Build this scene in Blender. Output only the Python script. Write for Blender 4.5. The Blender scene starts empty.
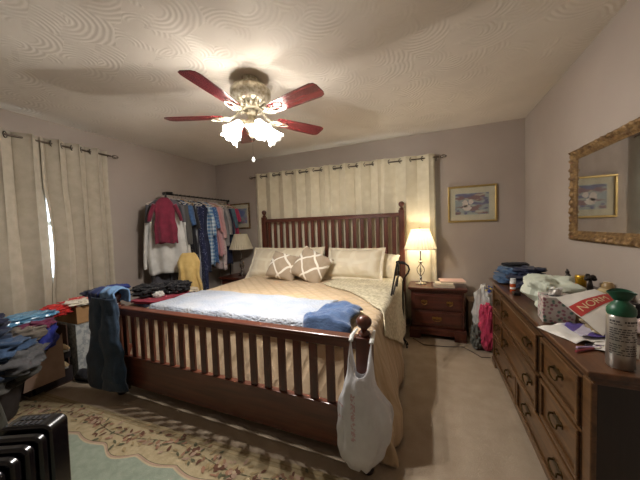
import bpy, math, random
from mathutils import Vector, Matrix, noise
PI = math.pi
random.seed(7)
sc = bpy.context.scene
C = sc.collection

# ------------------------------------------------------------------ helpers
def nz(x, y, z):
    return noise.noise(Vector((x, y, z)))

def lin(h):
    if isinstance(h, str):
        v = [int(h[i:i+2], 16) / 255 for i in (0, 2, 4)]
    else:
        v = h
    return tuple(((c / 12.92) if c <= .04045 else ((c + .055) / 1.055) ** 2.4) for c in v) + (1,)

def mat(name, col, rough=.7, metal=0, col2=None, nscale=8, stretch=(1, 1, 1), bump=0, bscale=60, bstretch=None,
        spec=.5, coat=0, trans=0, sheen=0, pattern=None, contrast=(.35, .65), detail=4):
    m = bpy.data.materials.new(name); m.use_nodes = True
    N, L = m.node_tree.nodes, m.node_tree.links
    b = N['Principled BSDF']
    b.inputs['Roughness'].default_value = rough; b.inputs['Metallic'].default_value = metal
    b.inputs['Specular IOR Level'].default_value = spec
    b.inputs['Coat Weight'].default_value = coat; b.inputs['Coat Roughness'].default_value = .15
    b.inputs['Sheen Weight'].default_value = sheen
    tc = N.new('ShaderNodeTexCoord')
    mp = N.new('ShaderNodeMapping'); mp.inputs['Scale'].default_value = stretch
    L.new(tc.outputs['Object'], mp.inputs['Vector'])
    if col2 is None:
        c = lin(col); col2v = tuple(x * .86 for x in c[:3]) + (1,)
    else:
        col2v = lin(col2)
    n = N.new('ShaderNodeTexNoise'); n.inputs['Scale'].default_value = nscale; n.inputs['Detail'].default_value = detail
    L.new(mp.outputs[0], n.inputs['Vector'])
    r = N.new('ShaderNodeValToRGB'); r.color_ramp.elements[0].position = contrast[0]; r.color_ramp.elements[1].position = contrast[1]
    r.color_ramp.elements[0].color = lin(col); r.color_ramp.elements[1].color = col2v
    L.new(n.outputs['Fac'], r.inputs['Fac'])
    out = r.outputs['Color']
    height = None
    if pattern:
        out, height = pattern(N, L, tc, out)
    L.new(out, b.inputs['Base Color'])
    if bump:
        n2 = N.new('ShaderNodeTexNoise'); n2.inputs['Scale'].default_value = bscale; n2.inputs['Detail'].default_value = 5
        if bstretch:
            mp2 = N.new('ShaderNodeMapping'); mp2.inputs['Scale'].default_value = bstretch
            L.new(tc.outputs['Object'], mp2.inputs['Vector']); L.new(mp2.outputs[0], n2.inputs['Vector'])
        else:
            L.new(tc.outputs['Object'], n2.inputs['Vector'])
        h = n2.outputs['Fac']
        if height is not None:
            ad = N.new('ShaderNodeMath'); ad.operation = 'MULTIPLY_ADD'
            L.new(h, ad.inputs[0]); ad.inputs[1].default_value = .4; L.new(height, ad.inputs[2]); h = ad.outputs[0]
        bp = N.new('ShaderNodeBump'); bp.inputs['Strength'].default_value = bump; bp.inputs['Distance'].default_value = .01
        L.new(h, bp.inputs['Height']); L.new(bp.outputs[0], b.inputs['Normal'])
    if trans:
        tr = N.new('ShaderNodeBsdfTranslucent'); L.new(out, tr.inputs['Color'])
        mx = N.new('ShaderNodeMixShader'); mx.inputs[0].default_value = trans
        o = N['Material Output']; L.new(b.outputs[0], mx.inputs[1]); L.new(tr.outputs[0], mx.inputs[2]); L.new(mx.outputs[0], o.inputs[0])
    return m

def mixc(N, L, fac, a, b_rgb):
    mx = N.new('ShaderNodeMix'); mx.data_type = 'RGBA'
    if isinstance(fac, (int, float)): mx.inputs[0].default_value = fac
    else: L.new(fac, mx.inputs[0])
    L.new(a, mx.inputs[6]) if not isinstance(a, tuple) else setattr(mx.inputs[6], 'default_value', a)
    if isinstance(b_rgb, tuple): mx.inputs[7].default_value = b_rgb
    else: L.new(b_rgb, mx.inputs[7])
    return mx.outputs[2]

def wave(N, L, tc, scale, rot=(0, 0, 0), distort=0, prof='SIN', typ='BANDS', stretch=(1, 1, 1), dscale=1.0, loc=(0, 0, 0)):
    mp = N.new('ShaderNodeMapping'); mp.inputs['Rotation'].default_value = rot; mp.inputs['Scale'].default_value = stretch
    mp.inputs['Location'].default_value = loc
    L.new(tc.outputs['Object'], mp.inputs['Vector'])
    w = N.new('ShaderNodeTexWave'); w.wave_type = typ; w.wave_profile = prof; w.inputs['Scale'].default_value = scale
    w.inputs['Distortion'].default_value = distort; w.inputs['Detail'].default_value = 1; w.inputs['Detail Scale'].default_value = dscale
    L.new(mp.outputs[0], w.inputs['Vector']); return w.outputs['Fac']

def thresh(N, L, s, lo, hi):
    r = N.new('ShaderNodeMapRange'); r.inputs[1].default_value = lo; r.inputs[2].default_value = hi; L.new(s, r.inputs[0]); return r.outputs[0]

def mth(N, L, op, a, b=None):
    m = N.new('ShaderNodeMath'); m.operation = op
    for i, v in enumerate((a, b)):
        if v is None: continue
        if isinstance(v, (int, float)): m.inputs[i].default_value = v
        else: L.new(v, m.inputs[i])
    return m.outputs[0]

class MB:
    def __init__(s): s.v = []; s.f = []; s.m = []; s.T = Matrix(); s.cur = 0
    def pts(s, ps):
        i = len(s.v); s.v += [tuple(s.T @ Vector(p)) for p in ps]; return i
    def face(s, idx): s.f.append(tuple(idx)); s.m.append(s.cur)
    def box(s, x0, x1, y0, y1, z0, z1):
        i = s.pts([(x0, y0, z0), (x1, y0, z0), (x1, y1, z0), (x0, y1, z0), (x0, y0, z1), (x1, y0, z1), (x1, y1, z1), (x0, y1, z1)])
        for q in ((0, 3, 2, 1), (4, 5, 6, 7), (0, 1, 5, 4), (1, 2, 6, 5), (2, 3, 7, 6), (3, 0, 4, 7)): s.face([i + k for k in q])
        return s
    def grid(s, fn, nu, nv, cu=False, cv=False, cap=False):
        i = s.pts([fn(u / (nu if cu else nu - 1), v / (nv if cv else nv - 1)) for v in range(nv) for u in range(nu)])
        for v in range(nv if cv else nv - 1):
            for u in range(nu if cu else nu - 1):
                a, b = u, (u + 1) % nu; c, d = v, (v + 1) % nv
                s.face((i + c * nu + a, i + c * nu + b, i + d * nu + b, i + d * nu + a))
        if cap:
            s.face([i + k for k in range(nu)][::-1]); s.face([i + (nv - 1) * nu + k for k in range(nu)])
        return s
    def lathe(s, prof, c=(0, 0, 0), n=20, cap=True):
        return s.grid(lambda u, v: (c[0] + prof[round(v * (len(prof) - 1))][0] * math.cos(2 * PI * u),
                                    c[1] + prof[round(v * (len(prof) - 1))][0] * math.sin(2 * PI * u),
                                    c[2] + prof[round(v * (len(prof) - 1))][1]), n, len(prof), cu=True, cap=cap)
    def tube(s, path, r, n=8, closed=False, flat=1):
        P = [Vector(p) for p in path]; k = len(P); rings = []
        up = None
        for j, p in enumerate(P):
            a = P[(j - 1) % k] if (closed or j > 0) else p
            b = P[(j + 1) % k] if (closed or j < k - 1) else p
            t = (b - a).normalized()
            if up is None: up = Vector((0, 0, 1)) if abs(t.z) < .9 else Vector((1, 0, 0))
            x = t.cross(up).normalized(); y = x.cross(t).normalized(); up = y
            rr = r[j] if isinstance(r, (list, tuple)) else r
            rings.append([p + (x * math.cos(2 * PI * q / n) + y * math.sin(2 * PI * q / n) * flat) * rr for q in range(n)])
        i = s.pts([q for ring in rings for q in ring])
        for j in range(k if closed else k - 1):
            j2 = (j + 1) % k
            for q in range(n):
                q2 = (q + 1) % n
                s.face((i + j * n + q, i + j * n + q2, i + j2 * n + q2, i + j2 * n + q))
        if not closed:
            s.face([i + q for q in range(n)][::-1]); s.face([i + (k - 1) * n + q for q in range(n)])
        return s
    def prism(s, poly, z0, z1, T=None):
        old = s.T
        if T is not None: s.T = s.T @ T
        n = len(poly); i = s.pts([(x, y, z0) for x, y in poly] + [(x, y, z1) for x, y in poly])
        s.face([i + k for k in range(n)][::-1]); s.face([i + n + k for k in range(n)])
        for k in range(n): s.face((i + k, i + (k + 1) % n, i + n + (k + 1) % n, i + n + k))
        s.T = old; return s
    def blob(s, c, sz, seed=0, amp=.15, freq=3., e=1.0, nu=36, nv=22, ridge=0., rf=10.):
        cx, cy, cz = c; a, b, h = sz
        def fn(u, v):
            th = 2 * PI * u; ph = PI * (v - .5)
            ph = max(-PI / 2 + .01, min(PI / 2 - .01, ph))
            sg = lambda q, ee: math.copysign(abs(q) ** ee, q)
            x, y, z = sg(math.cos(ph), e) * sg(math.cos(th), e), sg(math.cos(ph), e) * sg(math.sin(th), e), sg(math.sin(ph), e)
            k = 1 + amp * nz(x * freq + seed * 7.3, y * freq, z * freq + seed)
            if ridge: k += ridge * .55 * (abs(nz(x * rf * .35 + seed, y * rf * .35, z * rf * .3 + seed * 3.1)) * 2 - .4) + ridge * .2 * nz(x * rf * .9, y * rf * .9 + seed, z * rf * .5)
            return (cx + x * a * k, cy + y * b * k, cz + z * h * (k if z > 0 else 1))
        return s.grid(fn, nu, nv, cu=True, cap=True)
    def build(s, name, mats, parent=None, loc=(0, 0, 0), rotz=0, smooth=True, bevel=0, solid=0, sub=0, rot=None, label=None, cat=None, group=None, kind=None, auto=None):
        me = bpy.data.meshes.new(name); me.from_pydata(s.v, [], s.f)
        if not isinstance(mats, (list, tuple)): mats = [mats]
        for m in mats: me.materials.append(m)
        me.polygons.foreach_set('material_index', s.m)
        me.polygons.foreach_set('use_smooth', [bool(smooth)] * len(s.f)); me.update()
        o = bpy.data.objects.new(name, me); C.objects.link(o)
        o.location = loc; o.rotation_euler = rot if rot else (0, 0, rotz)
        if parent: o.parent = parent
        if smooth is True and auto is not False:
            try:
                me.set_sharp_from_angle(angle=math.radians(auto or 40))
            except Exception: pass
        if solid:
            q = o.modifiers.new('solid', 'SOLIDIFY'); q.thickness = solid; q.offset = 0
        if bevel:
            q = o.modifiers.new('bevel', 'BEVEL'); q.width = bevel; q.segments = 2; q.limit_method = 'ANGLE'
        if sub:
            q = o.modifiers.new('sub', 'SUBSURF'); q.levels = sub; q.render_levels = sub
        tag(o, label, cat, group, kind)
        return o

def tag(o, label=None, cat=None, group=None, kind=None):
    if label: o['label'] = label
    if cat: o['category'] = cat
    if group: o['group'] = group
    if kind: o['kind'] = kind
    return o

def thing(name, label, cat, loc=(0, 0, 0), rotz=0, group=None, rot=None):
    o = bpy.data.objects.new(name, None); C.objects.link(o); o.empty_display_size = .1
    o.location = loc; o.rotation_euler = rot if rot else (0, 0, rotz)
    return tag(o, label, cat, group)

def dup(o, parent=None):
    c = o.copy(); C.objects.link(c)
    if parent: c.parent = parent
    for ch in o.children: dup(ch, c)
    return c

def B(x0, x1, y0, y1, z0, z1): return MB().box(x0, x1, y0, y1, z0, z1)

# ------------------------------------------------------------------ materials
def ceil_pat(N, L, tc, col):
    # overlapping combed plaster shells: arcs around scattered centres, cut off on one side
    n = N.new('ShaderNodeTexNoise'); n.inputs['Scale'].default_value = 6; L.new(tc.outputs['Object'], n.inputs['Vector'])
    wob = mth(N, L, 'MULTIPLY', n.outputs['Fac'], 7.)
    def layer(scale, off, freq, ang):
        mp = N.new('ShaderNodeMapping'); mp.inputs['Location'].default_value = (off, off * .7, 0); mp.inputs['Rotation'].default_value = (0, 0, ang)
        L.new(tc.outputs['Object'], mp.inputs['Vector'])
        v = N.new('ShaderNodeTexVoronoi'); v.voronoi_dimensions = '2D'; v.inputs['Scale'].default_value = scale
        L.new(mp.outputs[0], v.inputs['Vector'])
        d = v.outputs['Distance']
        sb = N.new('ShaderNodeVectorMath'); sb.operation = 'SUBTRACT'; L.new(mp.outputs[0], sb.inputs[0]); L.new(v.outputs['Position'], sb.inputs[1])
        sx = N.new('ShaderNodeSeparateXYZ'); L.new(sb.outputs[0], sx.inputs[0])
        side = mth(N, L, 'MULTIPLY', thresh(N, L, sx.outputs['Y'], -.01, .02), thresh(N, L, d, .12, .2))
        s_ = mth(N, L, 'SINE', mth(N, L, 'ADD', mth(N, L, 'MULTIPLY', d, freq), wob))
        return side, s_, d
    a, sa, da = layer(3.4, 0, 62., .4); b, sb_, db = layer(3.9, 5.3, 60., 2.1)
    h1 = mth(N, L, 'MULTIPLY', mth(N, L, 'ADD', mth(N, L, 'MULTIPLY', sa, .32), mth(N, L, 'MULTIPLY', da, 1.2)), a)
    h2 = mth(N, L, 'MULTIPLY', mth(N, L, 'MULTIPLY', mth(N, L, 'ADD', mth(N, L, 'MULTIPLY', sb_, .3), db), b), mth(N, L, 'SUBTRACT', 1., a))
    return col, mth(N, L, 'ADD', h1, h2)
M = {}
M['wall'] = mat('wall_paint', 'aa9e94', .85, nscale=1.5, col2='a3978d', bump=.08, bscale=120)
M['ceiling'] = mat('ceiling_plaster', 'ded5c8', .9, nscale=2, col2='d5ccbf', bump=.27, bscale=7, pattern=ceil_pat)
M['carpet'] = mat('carpet_pile', 'b2a18c', .95, nscale=9, col2='9e8d78', bump=.8, bscale=260, contrast=(.2, .8))
M['trim'] = mat('painted_trim', 'cfc6b8', .5)
M['win'] = mat('window_white', 'e8e8e6', .4)
def wood(name, a, b, rough=.35, ax='z', coat=.3):
    st = {'x': (2, 30, 30), 'y': (30, 2, 30), 'z': (30, 30, 2)}[ax]
    return mat(name, a, rough, col2=b, nscale=1.2, stretch=st, coat=coat, bump=.04, bscale=2, bstretch=st, contrast=(.3, .7))
M['bedwood_z'] = wood('bed_wood_upright', '683524', '452117', ax='z')
M['bedwood_x'] = wood('bed_wood_rail', '6a3826', '47241a', ax='x')
M['bedfoot'] = mat('bed_foot_dark', '1d1018', .3)
M['dress_y'] = wood('dresser_wood', '6a492a', '402a16', .36, 'y')
M['dress_top'] = wood('dresser_top_wood', '66422a', '3c2616', .28, 'y', .4)
M['dress_z'] = wood('dresser_wood_shaded_side', '241814', '1a120f', .4, 'z')  # shade on the end facing away from the fan is put into this darker colour
M['night'] = wood('nightstand_wood', '5c2a1c', '38170f', .35, 'x')
M['brass'] = mat('antique_brass', '9c7b45', .35, .9, bump=.05)
M['darkbrass'] = mat('tarnished_brass', '5a4a2c', .38, .9)
M['fanmetal'] = mat('antique_silver_brass', 'cfc8b6', .35, .6, col2='958a70', nscale=40, bump=.2, bscale=120)
M['blade'] = wood('fan_blade_mahogany', '6e2424', '45141a', .22, 'x', .5)
M['gold'] = mat('gilt_frame', '92754c', .5, .45, col2='5e442a', nscale=30, bump=.35, bscale=90)
M['goldthin'] = mat('polished_gold', 'bfa468', .35, .7)
M['mirror'] = mat('mirror_silver', 'e6e6e6', .03, 1)
M['chrome'] = mat('lamp_chrome', 'c9c6c2', .12, 1)
M['rod'] = mat('curtain_rod_bronze', '5d5248', .35, .8)
M['ring'] = mat('grommet_metal', '4a433c', .3, .8)
M['black'] = mat('black_plastic', '0c0b0f', .3)
M['heater'] = mat('heater_enamel', '08070c', .26, spec=.5, coat=.2)
def cloth(name, a, b=None, rough=.9, ns=14, bump=.25, bs=90, pat=None, trans=0, sheen=.15, contrast=(.35, .65)):
    return mat(name, a, rough, col2=b, nscale=ns, bump=bump, bscale=bs, pattern=pat, trans=trans, sheen=sheen, contrast=contrast)
M['curtL'] = cloth('linen_curtain', 'b8ae9c', 'ada391', bs=200, bump=.15)
def damask(N, L, tc, col):
    v = N.new('ShaderNodeTexVoronoi'); v.inputs['Scale'].default_value = 9; L.new(tc.outputs['Object'], v.inputs['Vector'])
    return mixc(N, L, mth(N, L, 'MULTIPLY', thresh(N, L, v.outputs['Distance'], .2, .5), .25), col, lin('c6bb9c')), None
M['curtB'] = cloth('cream_damask_curtain', 'e6dec6', 'ded5bb', bs=200, bump=.1, pat=damask)
def quilt(N, L, tc, col):
    a = wave(N, L, tc, 3.4, (0, 0, PI / 4)); b = wave(N, L, tc, 3.4, (0, 0, -PI / 4))
    h = mth(N, L, 'MINIMUM', thresh(N, L, a, 0, .35), thresh(N, L, b, 0, .35))
    return mixc(N, L, mth(N, L, 'MULTIPLY', mth(N, L, 'SUBTRACT', 1., h), .35), col, lin('ab8f6c')), h
M['quilt'] = cloth('quilted_bedspread', 'cfb898', 'c8b08e', ns=5, bump=.5, bs=60, pat=quilt)
M['flap'] = cloth('bedspread_reverse', 'dcd3b8', 'b9ae8e', ns=45, bump=.3, contrast=(.42, .58))
def towel(N, L, tc, col):
    v = N.new('ShaderNodeTexVoronoi'); v.inputs['Scale'].default_value = 55; L.new(tc.outputs['Object'], v.inputs['Vector'])
    return col, thresh(N, L, v.outputs['Distance'], .1, .6)
M['blanket'] = cloth('white_blanket', 'b0b4bc', '9fa9ba', ns=6, bump=.6, bs=80, pat=towel)
M['fleece'] = cloth('blue_fleece', '4a6690', '3c5680', ns=25, bump=.5, sheen=.4)
def shamp(N, L, tc, col):
    a = wave(N, L, tc, 2.2, (0, 0, PI / 4), 1.5, stretch=(1, 1, 1)); b = wave(N, L, tc, 2.2, (0, PI / 2, PI / 4), 1.5)
    f = mth(N, L, 'MAXIMUM', thresh(N, L, a, .8, .95), thresh(N, L, b, .8, .95))
    return mixc(N, L, mth(N, L, 'MULTIPLY', f, .6), col, lin('efe6cf')), None
M['sham'] = mat('satin_sham', 'ddcfb2', .5, col2='e4d8be', nscale=6, bump=.12, bscale=50, sheen=.5, pattern=shamp)
def trellis(N, L, tc, col):
    a = wave(N, L, tc, 1.75, (0, PI / 4, 0), 1.6, dscale=3); b = wave(N, L, tc, 1.75, (0, -PI / 4, 0), 1.6, dscale=3)
    f = mth(N, L, 'MAXIMUM', thresh(N, L, a, .94, .97), thresh(N, L, b, .94, .97))
    return mixc(N, L, f, col, lin('efe9dc')), None
M['throw'] = cloth('trellis_pillow', 'ad9c86', 'a5947d', pat=trellis, bump=.2)
M['pillow'] = cloth('cream_pillowcase', 'e3d9c0', 'd9ceb3', bump=.15)
M['shade'] = mat('lamp_shade_fabric', 'e9dfc4', .8, trans=.22, bump=.1, bscale=200)
M['card'] = mat('cardboard', 'a8835a', .85, col2='9c774f', nscale=12)
M['card2'] = mat('cardboard_inside', 'a08674', .9, col2='957b6a', nscale=12)
def dots(col2, sc_=30, lo=.12, hi=.16):
    def f(N, L, tc, col):
        v = N.new('ShaderNodeTexVoronoi'); v.inputs['Scale'].default_value = sc_; L.new(tc.outputs['Object'], v.inputs['Vector'])
        return mixc(N, L, thresh(N, L, v.outputs['Distance'], hi, lo), col, lin(col2)), None
    return f
def stripes(col2, s=8, rot=(0, 0, 0), lo=.5, hi=.55):
    def f(N, L, tc, col):
        return mixc(N, L, thresh(N, L, wave(N, L, tc, s, rot), lo, hi), col, lin(col2)), None
    return f
def plaid(col2, s=5):
    def f(N, L, tc, col):
        a = thresh(N, L, wave(N, L, tc, s), .5, .6); b = thresh(N, L, wave(N, L, tc, s, (0, PI / 2, 0)), .5, .6)
        return mixc(N, L, mth(N, L, 'MULTIPLY', mth(N, L, 'ADD', a, b), .45), col, lin(col2)), None
    return f
M['glass'] = None
def glass(name, tint=(1, 1, 1, 1), rough=0.0, mixt=.88):
    m = bpy.data.materials.new(name); m.use_nodes = True; N, L = m.node_tree.nodes, m.node_tree.links
    N.remove(N['Principled BSDF']); t = N.new('ShaderNodeBsdfTransparent'); t.inputs[0].default_value = tint
    g = N.new('ShaderNodeBsdfGlossy'); g.inputs['Roughness'].default_value = rough + .03
    mx = N.new('ShaderNodeMixShader'); mx.inputs[0].default_value = 1 - mixt
    L.new(t.outputs[0], mx.inputs[1]); L.new(g.outputs[0], mx.inputs[2]); L.new(mx.outputs[0], N['Material Output'].inputs[0]); return m
M['glass'] = glass('window_glass')
M['clearglass'] = glass('clear_glass', (.93, .92, .85, 1), .05, .8)
M['orangeglass'] = glass('amber_plastic', (.8, .25, .03, 1), .05, .85)
def shade_glass():
    m = bpy.data.materials.new('frosted_fan_glass'); m.use_nodes = True; N, L = m.node_tree.nodes, m.node_tree.links
    N.remove(N['Principled BSDF'])
    tr = N.new('ShaderNodeBsdfTranslucent'); tr.inputs[0].default_value = (.42, .40, .37, 1)
    tp = N.new('ShaderNodeBsdfTransparent'); em = N.new('ShaderNodeEmission'); em.inputs[0].default_value = (1, .93, .84, 1); em.inputs[1].default_value = .35
    gl = N.new('ShaderNodeBsdfGlossy'); gl.inputs['Roughness'].default_value = .2
    m1 = N.new('ShaderNodeMixShader'); m1.inputs[0].default_value = .11; L.new(tr.outputs[0], m1.inputs[1]); L.new(tp.outputs[0], m1.inputs[2])
    m2 = N.new('ShaderNodeMixShader'); m2.inputs[0].default_value = .08; L.new(m1.outputs[0], m2.inputs[1]); L.new(gl.outputs[0], m2.inputs[2])
    ad = N.new('ShaderNodeAddShader'); L.new(m2.outputs[0], ad.inputs[0]); L.new(em.outputs[0], ad.inputs[1])
    L.new(ad.outputs[0], N['Material Output'].inputs[0]); return m
M['fanglass'] = shade_glass()
def emit(name, col, s):
    m = bpy.data.materials.new(name); m.use_nodes = True; N, L = m.node_tree.nodes, m.node_tree.links
    N.remove(N['Principled BSDF']); e = N.new('ShaderNodeEmission'); e.inputs[0].default_value = col; e.inputs[1].default_value = s
    L.new(e.outputs[0], N['Material Output'].inputs[0]); return m
M['bulb'] = emit('lit_bulb', (1, .9, .75, 1), 6)

# ------------------------------------------------------------------ room
XL, XR, YB, YF, H = -3.45, .96, 3.68, -1.25, 2.435
LW = (.72, 1.78, .85, 2.02)      # left window y0,y1,z0,z1
BW = (-2.35, -.12, .95, 2.0)     # back window x0,x1,z0,z1
T = .12
def struct(o): o['kind'] = 'structure'; return o
def pane_wall(name, a0, a1, hole, axis, p0, p1):
    m = MB(); h0, h1, z0, z1 = hole
    for (u0, u1, w0, w1) in ((a0, h0, 0, H), (h1, a1, 0, H), (h0, h1, 0, z0), (h0, h1, z1, H)):
        m.box(p0, p1, u0, u1, w0, w1) if axis == 'x' else m.box(u0, u1, p0, p1, w0, w1)
    return struct(m.build(name, M['wall'], smooth=False))
pane_wall('wall_left', YF - T, YB + T, LW, 'x', XL - T, XL)
pane_wall('wall_back', XL, XR, BW, 'y', YB, YB + T)
struct(B(XR, XR + T, YF - T, YB + T, 0, H).build('wall_right', M['wall'], smooth=False))
struct(B(XL, XR, YF - T, YF, 0, H).build('wall_front', M['wall'], smooth=False))
struct(B(XL - T, XR + T, YF - T, YB + T, -.1, 0).build('floor', M['carpet'], smooth=False))
struct(B(XL - T, XR + T, YF - T, YB + T, H, H + .1).build('ceiling', M['ceiling'], smooth=False))
for nm, bx in (('baseboard_left', (XL, XL + .012, YF, YB, 0, .085)), ('baseboard_back', (XL + .012, XR - .012, YB - .012, YB, 0, .085)),
               ('baseboard_right', (XR - .012, XR, YF, YB, 0, .085)), ('baseboard_front', (XL + .012, XR - .012, YF, YF + .012, 0, .085))):
    struct(B(*bx).build(nm, M['trim'], smooth=False, bevel=.003))
def window(name, axis, hole):
    a0, a1, z0, z1 = hole; p = XL if axis == 'x' else YB; sgn = -1 if axis == 'x' else 1
    e = bpy.data.objects.new(name, None); C.objects.link(e); struct(e)
    def bx(m, u0, u1, d0, d1, w0, w1):
        q0, q1 = sorted((p + sgn * d0, p + sgn * d1))
        return m.box(q0, q1, u0, u1, w0, w1) if axis == 'x' else m.box(u0, u1, q0, q1, w0, w1)
    fr = MB(); w = .05
    for r in ((a0, a0 + w, z0, z1), (a1 - w, a1, z0, z1), (a0 + w, a1 - w, z0, z0 + w), (a0 + w, a1 - w, z1 - w, z1),
              (a0 + w, a1 - w, (z0 + z1) / 2 - .02, (z0 + z1) / 2 + .02), ((a0 + a1) / 2 - .02, (a0 + a1) / 2 + .02, z0 + w, (z0 + z1) / 2 - .02), ((a0 + a1) / 2 - .02, (a0 + a1) / 2 + .02, (z0 + z1) / 2 + .02, z1 - w)):
        bx(fr, r[0], r[1], .03, .09, r[2], r[3])
    fr.build('window_frame', M['win'], e, smooth=False)
    g = MB(); bx(g, a0 + w, a1 - w, .056, .062, z0 + w, z1 - w); g.build('window_pane', M['glass'], e, smooth=False)
    s = MB(); bx(s, a0 - .03, a1 + .03, -.028, .03, z0 - .03, z0); s.build('window_sill', M['win'], e, smooth=False, bevel=.003)
window('window_1', 'x', LW); window('window_2', 'y', BW)

# ------------------------------------------------------------------ curtains
def curtain(name, axis, pos, a0, a1, zt, zb, folds, mt, label, group, amp=.042, flare=0, seed=0, ph=0, z_end=None, bow=0):
    e = thing(name, label, 'curtain', (0, 0, 0), group=group)
    zt1 = zt if z_end is None else z_end
    def fn(u, v):
        top = zt + (zt1 - zt) * u
        uu = u + .012 * nz(v * 2.5 + seed, u * 5, seed) * min(1, v * 3)
        a = a0 + (a1 - a0) * u + flare * v * (u - .5) * 2
        a += bow * (1 - u) ** 3 * max(0, math.sin(PI * min(1, max(0, (v - .22) / .45)))) ** .8
        k = amp * (1 - .25 * v) * (1 + .45 * nz(u * 4 + seed, v * 1.2, 3.3) * min(1, v * 2))
        d = k * math.sin(2 * PI * folds * uu + ph) + .012 * nz(u * 9 + seed, v * 3, 1)
        a += .018 * math.sin(4 * PI * folds * uu + ph * 2) * (1 - .5 * v)
        z = top - v * (top - zb)
        return (pos + d, a, z) if axis == 'x' else (a, pos - d, z)
    MB().grid(fn, int(folds * 22) + 1, 40).build('fabric', mt, e, solid=.003, auto=False)
    n = int(folds * 2)
    for k in range(n):
        u = (k + .0 - ph / PI) / (folds * 2)
        while u < .01: u += 1 / (folds * 2)
        if u > .99: continue
        a = a0 + (a1 - a0) * u; z = zt + (zt1 - zt) * u - .045
        up = math.cos(2 * PI * folds * u + ph)
        r = MB(); r.T = Matrix.Translation((pos, a, z) if axis == 'x' else (a, pos, z)) @ Matrix.Rotation((.55 if up > 0 else -.55) * (1 if axis == 'x' else -1), 4, 'Z')
        ring = [(0, .026 * math.cos(q * PI / 8), .026 * math.sin(q * PI / 8)) for q in range(16)] if axis == 'x' else [(.026 * math.cos(q * PI / 8), 0, .026 * math.sin(q * PI / 8)) for q in range(16)]
        r.T = Matrix.Translation((pos, a, z) if axis == 'x' else (a, pos, z)) @ (Matrix.Rotation(PI / 2 * .55, 4, 'Z') if True else 0)
        r.tube(ring, .0045, 6, closed=True).build('grommet', M['ring'], e)
    return e
RL, RB = -3.355, 3.59
gl = 'linen curtain panels on the left window'
curtain('curtain', 'x', RL,   .78, 1.384, 2.235, .03, 3, M['curtL'], 'beige linen curtain panel nearest the camera on the left window', gl, seed=1, flare=.0, ph=1.2 + PI, amp=.05)
curtain('curtain', 'x', RL, 1.368, 1.93, 2.24, .03, 3.5, M['curtL'], 'beige linen curtain panel at the far end of the left rod', gl, seed=2, flare=.0, ph=PI, bow=.035, amp=.05)
curtain('curtain', 'x', RL, .1, .74, 2.235, .03, 4, M['curtL'], 'beige linen curtain panel at the near end of the left rod', gl, seed=3)
gb = 'cream damask curtain panels behind the bed'
curtain('curtain', 'y', RB, -2.56, -1.32, 2.175, .1, 5.5, M['curtB'], 'cream curtain panel beside the left end of the headboard', gb, amp=.035, seed=4, z_end=2.17)
curtain('curtain', 'y', RB, -1.35, -.59, 2.17, .1, 3.5, M['curtB'], 'cream curtain panel in the middle behind the headboard', gb, amp=.035, seed=5, z_end=2.16)
curtain('curtain', 'y', RB, -.625, .035, 2.16, .1, 2.5, M['curtB'], 'cream curtain panel lit by the lit table lamp', gb, amp=.03, seed=6, flare=.02, z_end=2.15)
def rod(axis, pos, a0, a1, z0, z1, label):
    e = thing('curtain_rod', label, 'curtain rod', (0, 0, 0), group=None)
    P = (lambda a, z, d=0: (pos + d, a, z)) if axis == 'x' else (lambda a, z, d=0: (a, pos + d, z))
    MB().tube([P(a0, z0), P(a1, z1)], .009, 10).build('pole', M['rod'], e)
    for a, z, s in ((a0, z0, -1), (a1, z1, 1)):
        f = MB()
        for k in range(4):
            th = k * PI / 2
            pts = [P(a + s * (.01 + .075 * t), z + .022 * math.sin(PI * t) * math.cos(th + t * 2), .022 * math.sin(PI * t) * math.sin(th + t * 2)) for t in [i / 8 for i in range(9)]]
            f.tube(pts, .0032, 6)
        f.build('finial', M['rod'], e)
        b = MB(); wp = XL if axis == 'x' else YB
        q = (lambda a_, d_, z_: (d_, a_, z_)) if axis == 'x' else (lambda a_, d_, z_: (a_, d_, z_))
        b.tube([q(a - s * .03, wp, z - .02), q(a - s * .03, pos, z - .012)], .007, 8).build('bracket', M['rod'], e)
rod('x', RL, .05, 1.965, 2.19, 2.195, 'bronze curtain rod over the left window with twisted wire finial')
rod('y', RB, -2.6, .085, 2.13, 2.105, 'bronze curtain rod on the wall behind the headboard')

# ------------------------------------------------------------------ ceiling fan
fan = thing('ceiling_fan', 'ceiling fan with five mahogany red blades and four lit glass shades', 'ceiling fan', (-1.245, 1.73, H))
MB().lathe([(.001, 0), (.062, 0), (.064, -.02), (.058, -.04), (.05, -.055), (.001, -.06)], n=28).build('canopy', M['fanmetal'], fan)
MB().lathe([(.02, -.055), (.08, -.058), (.128, -.07), (.148, -.095), (.15, -.135), (.138, -.17), (.112, -.195), (.06, -.205), (.001, -.205)], n=36).build('motor_housing', M['fanmetal'], fan)
fl = MB()
for k in range(20):
    a = 2 * PI * k / 20
    fl.T = Matrix.Rotation(a, 4, 'Z') @ Matrix.Translation((.095, 0, -.222))
    fl.tube([(-.035, 0, .01), (-.01, 0, -.004), (.02, 0, .004), (.038, 0, .02)], [.006, .012, .012, .004], 6)
fl.T = Matrix()
fl.lathe([(.001, -.204), (.085, -.204), (.088, -.225), (.06, -.236), (.001, -.236)], n=28).build('filigree_ring', M['fanmetal'], fan)
ZB = -.302
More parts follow.
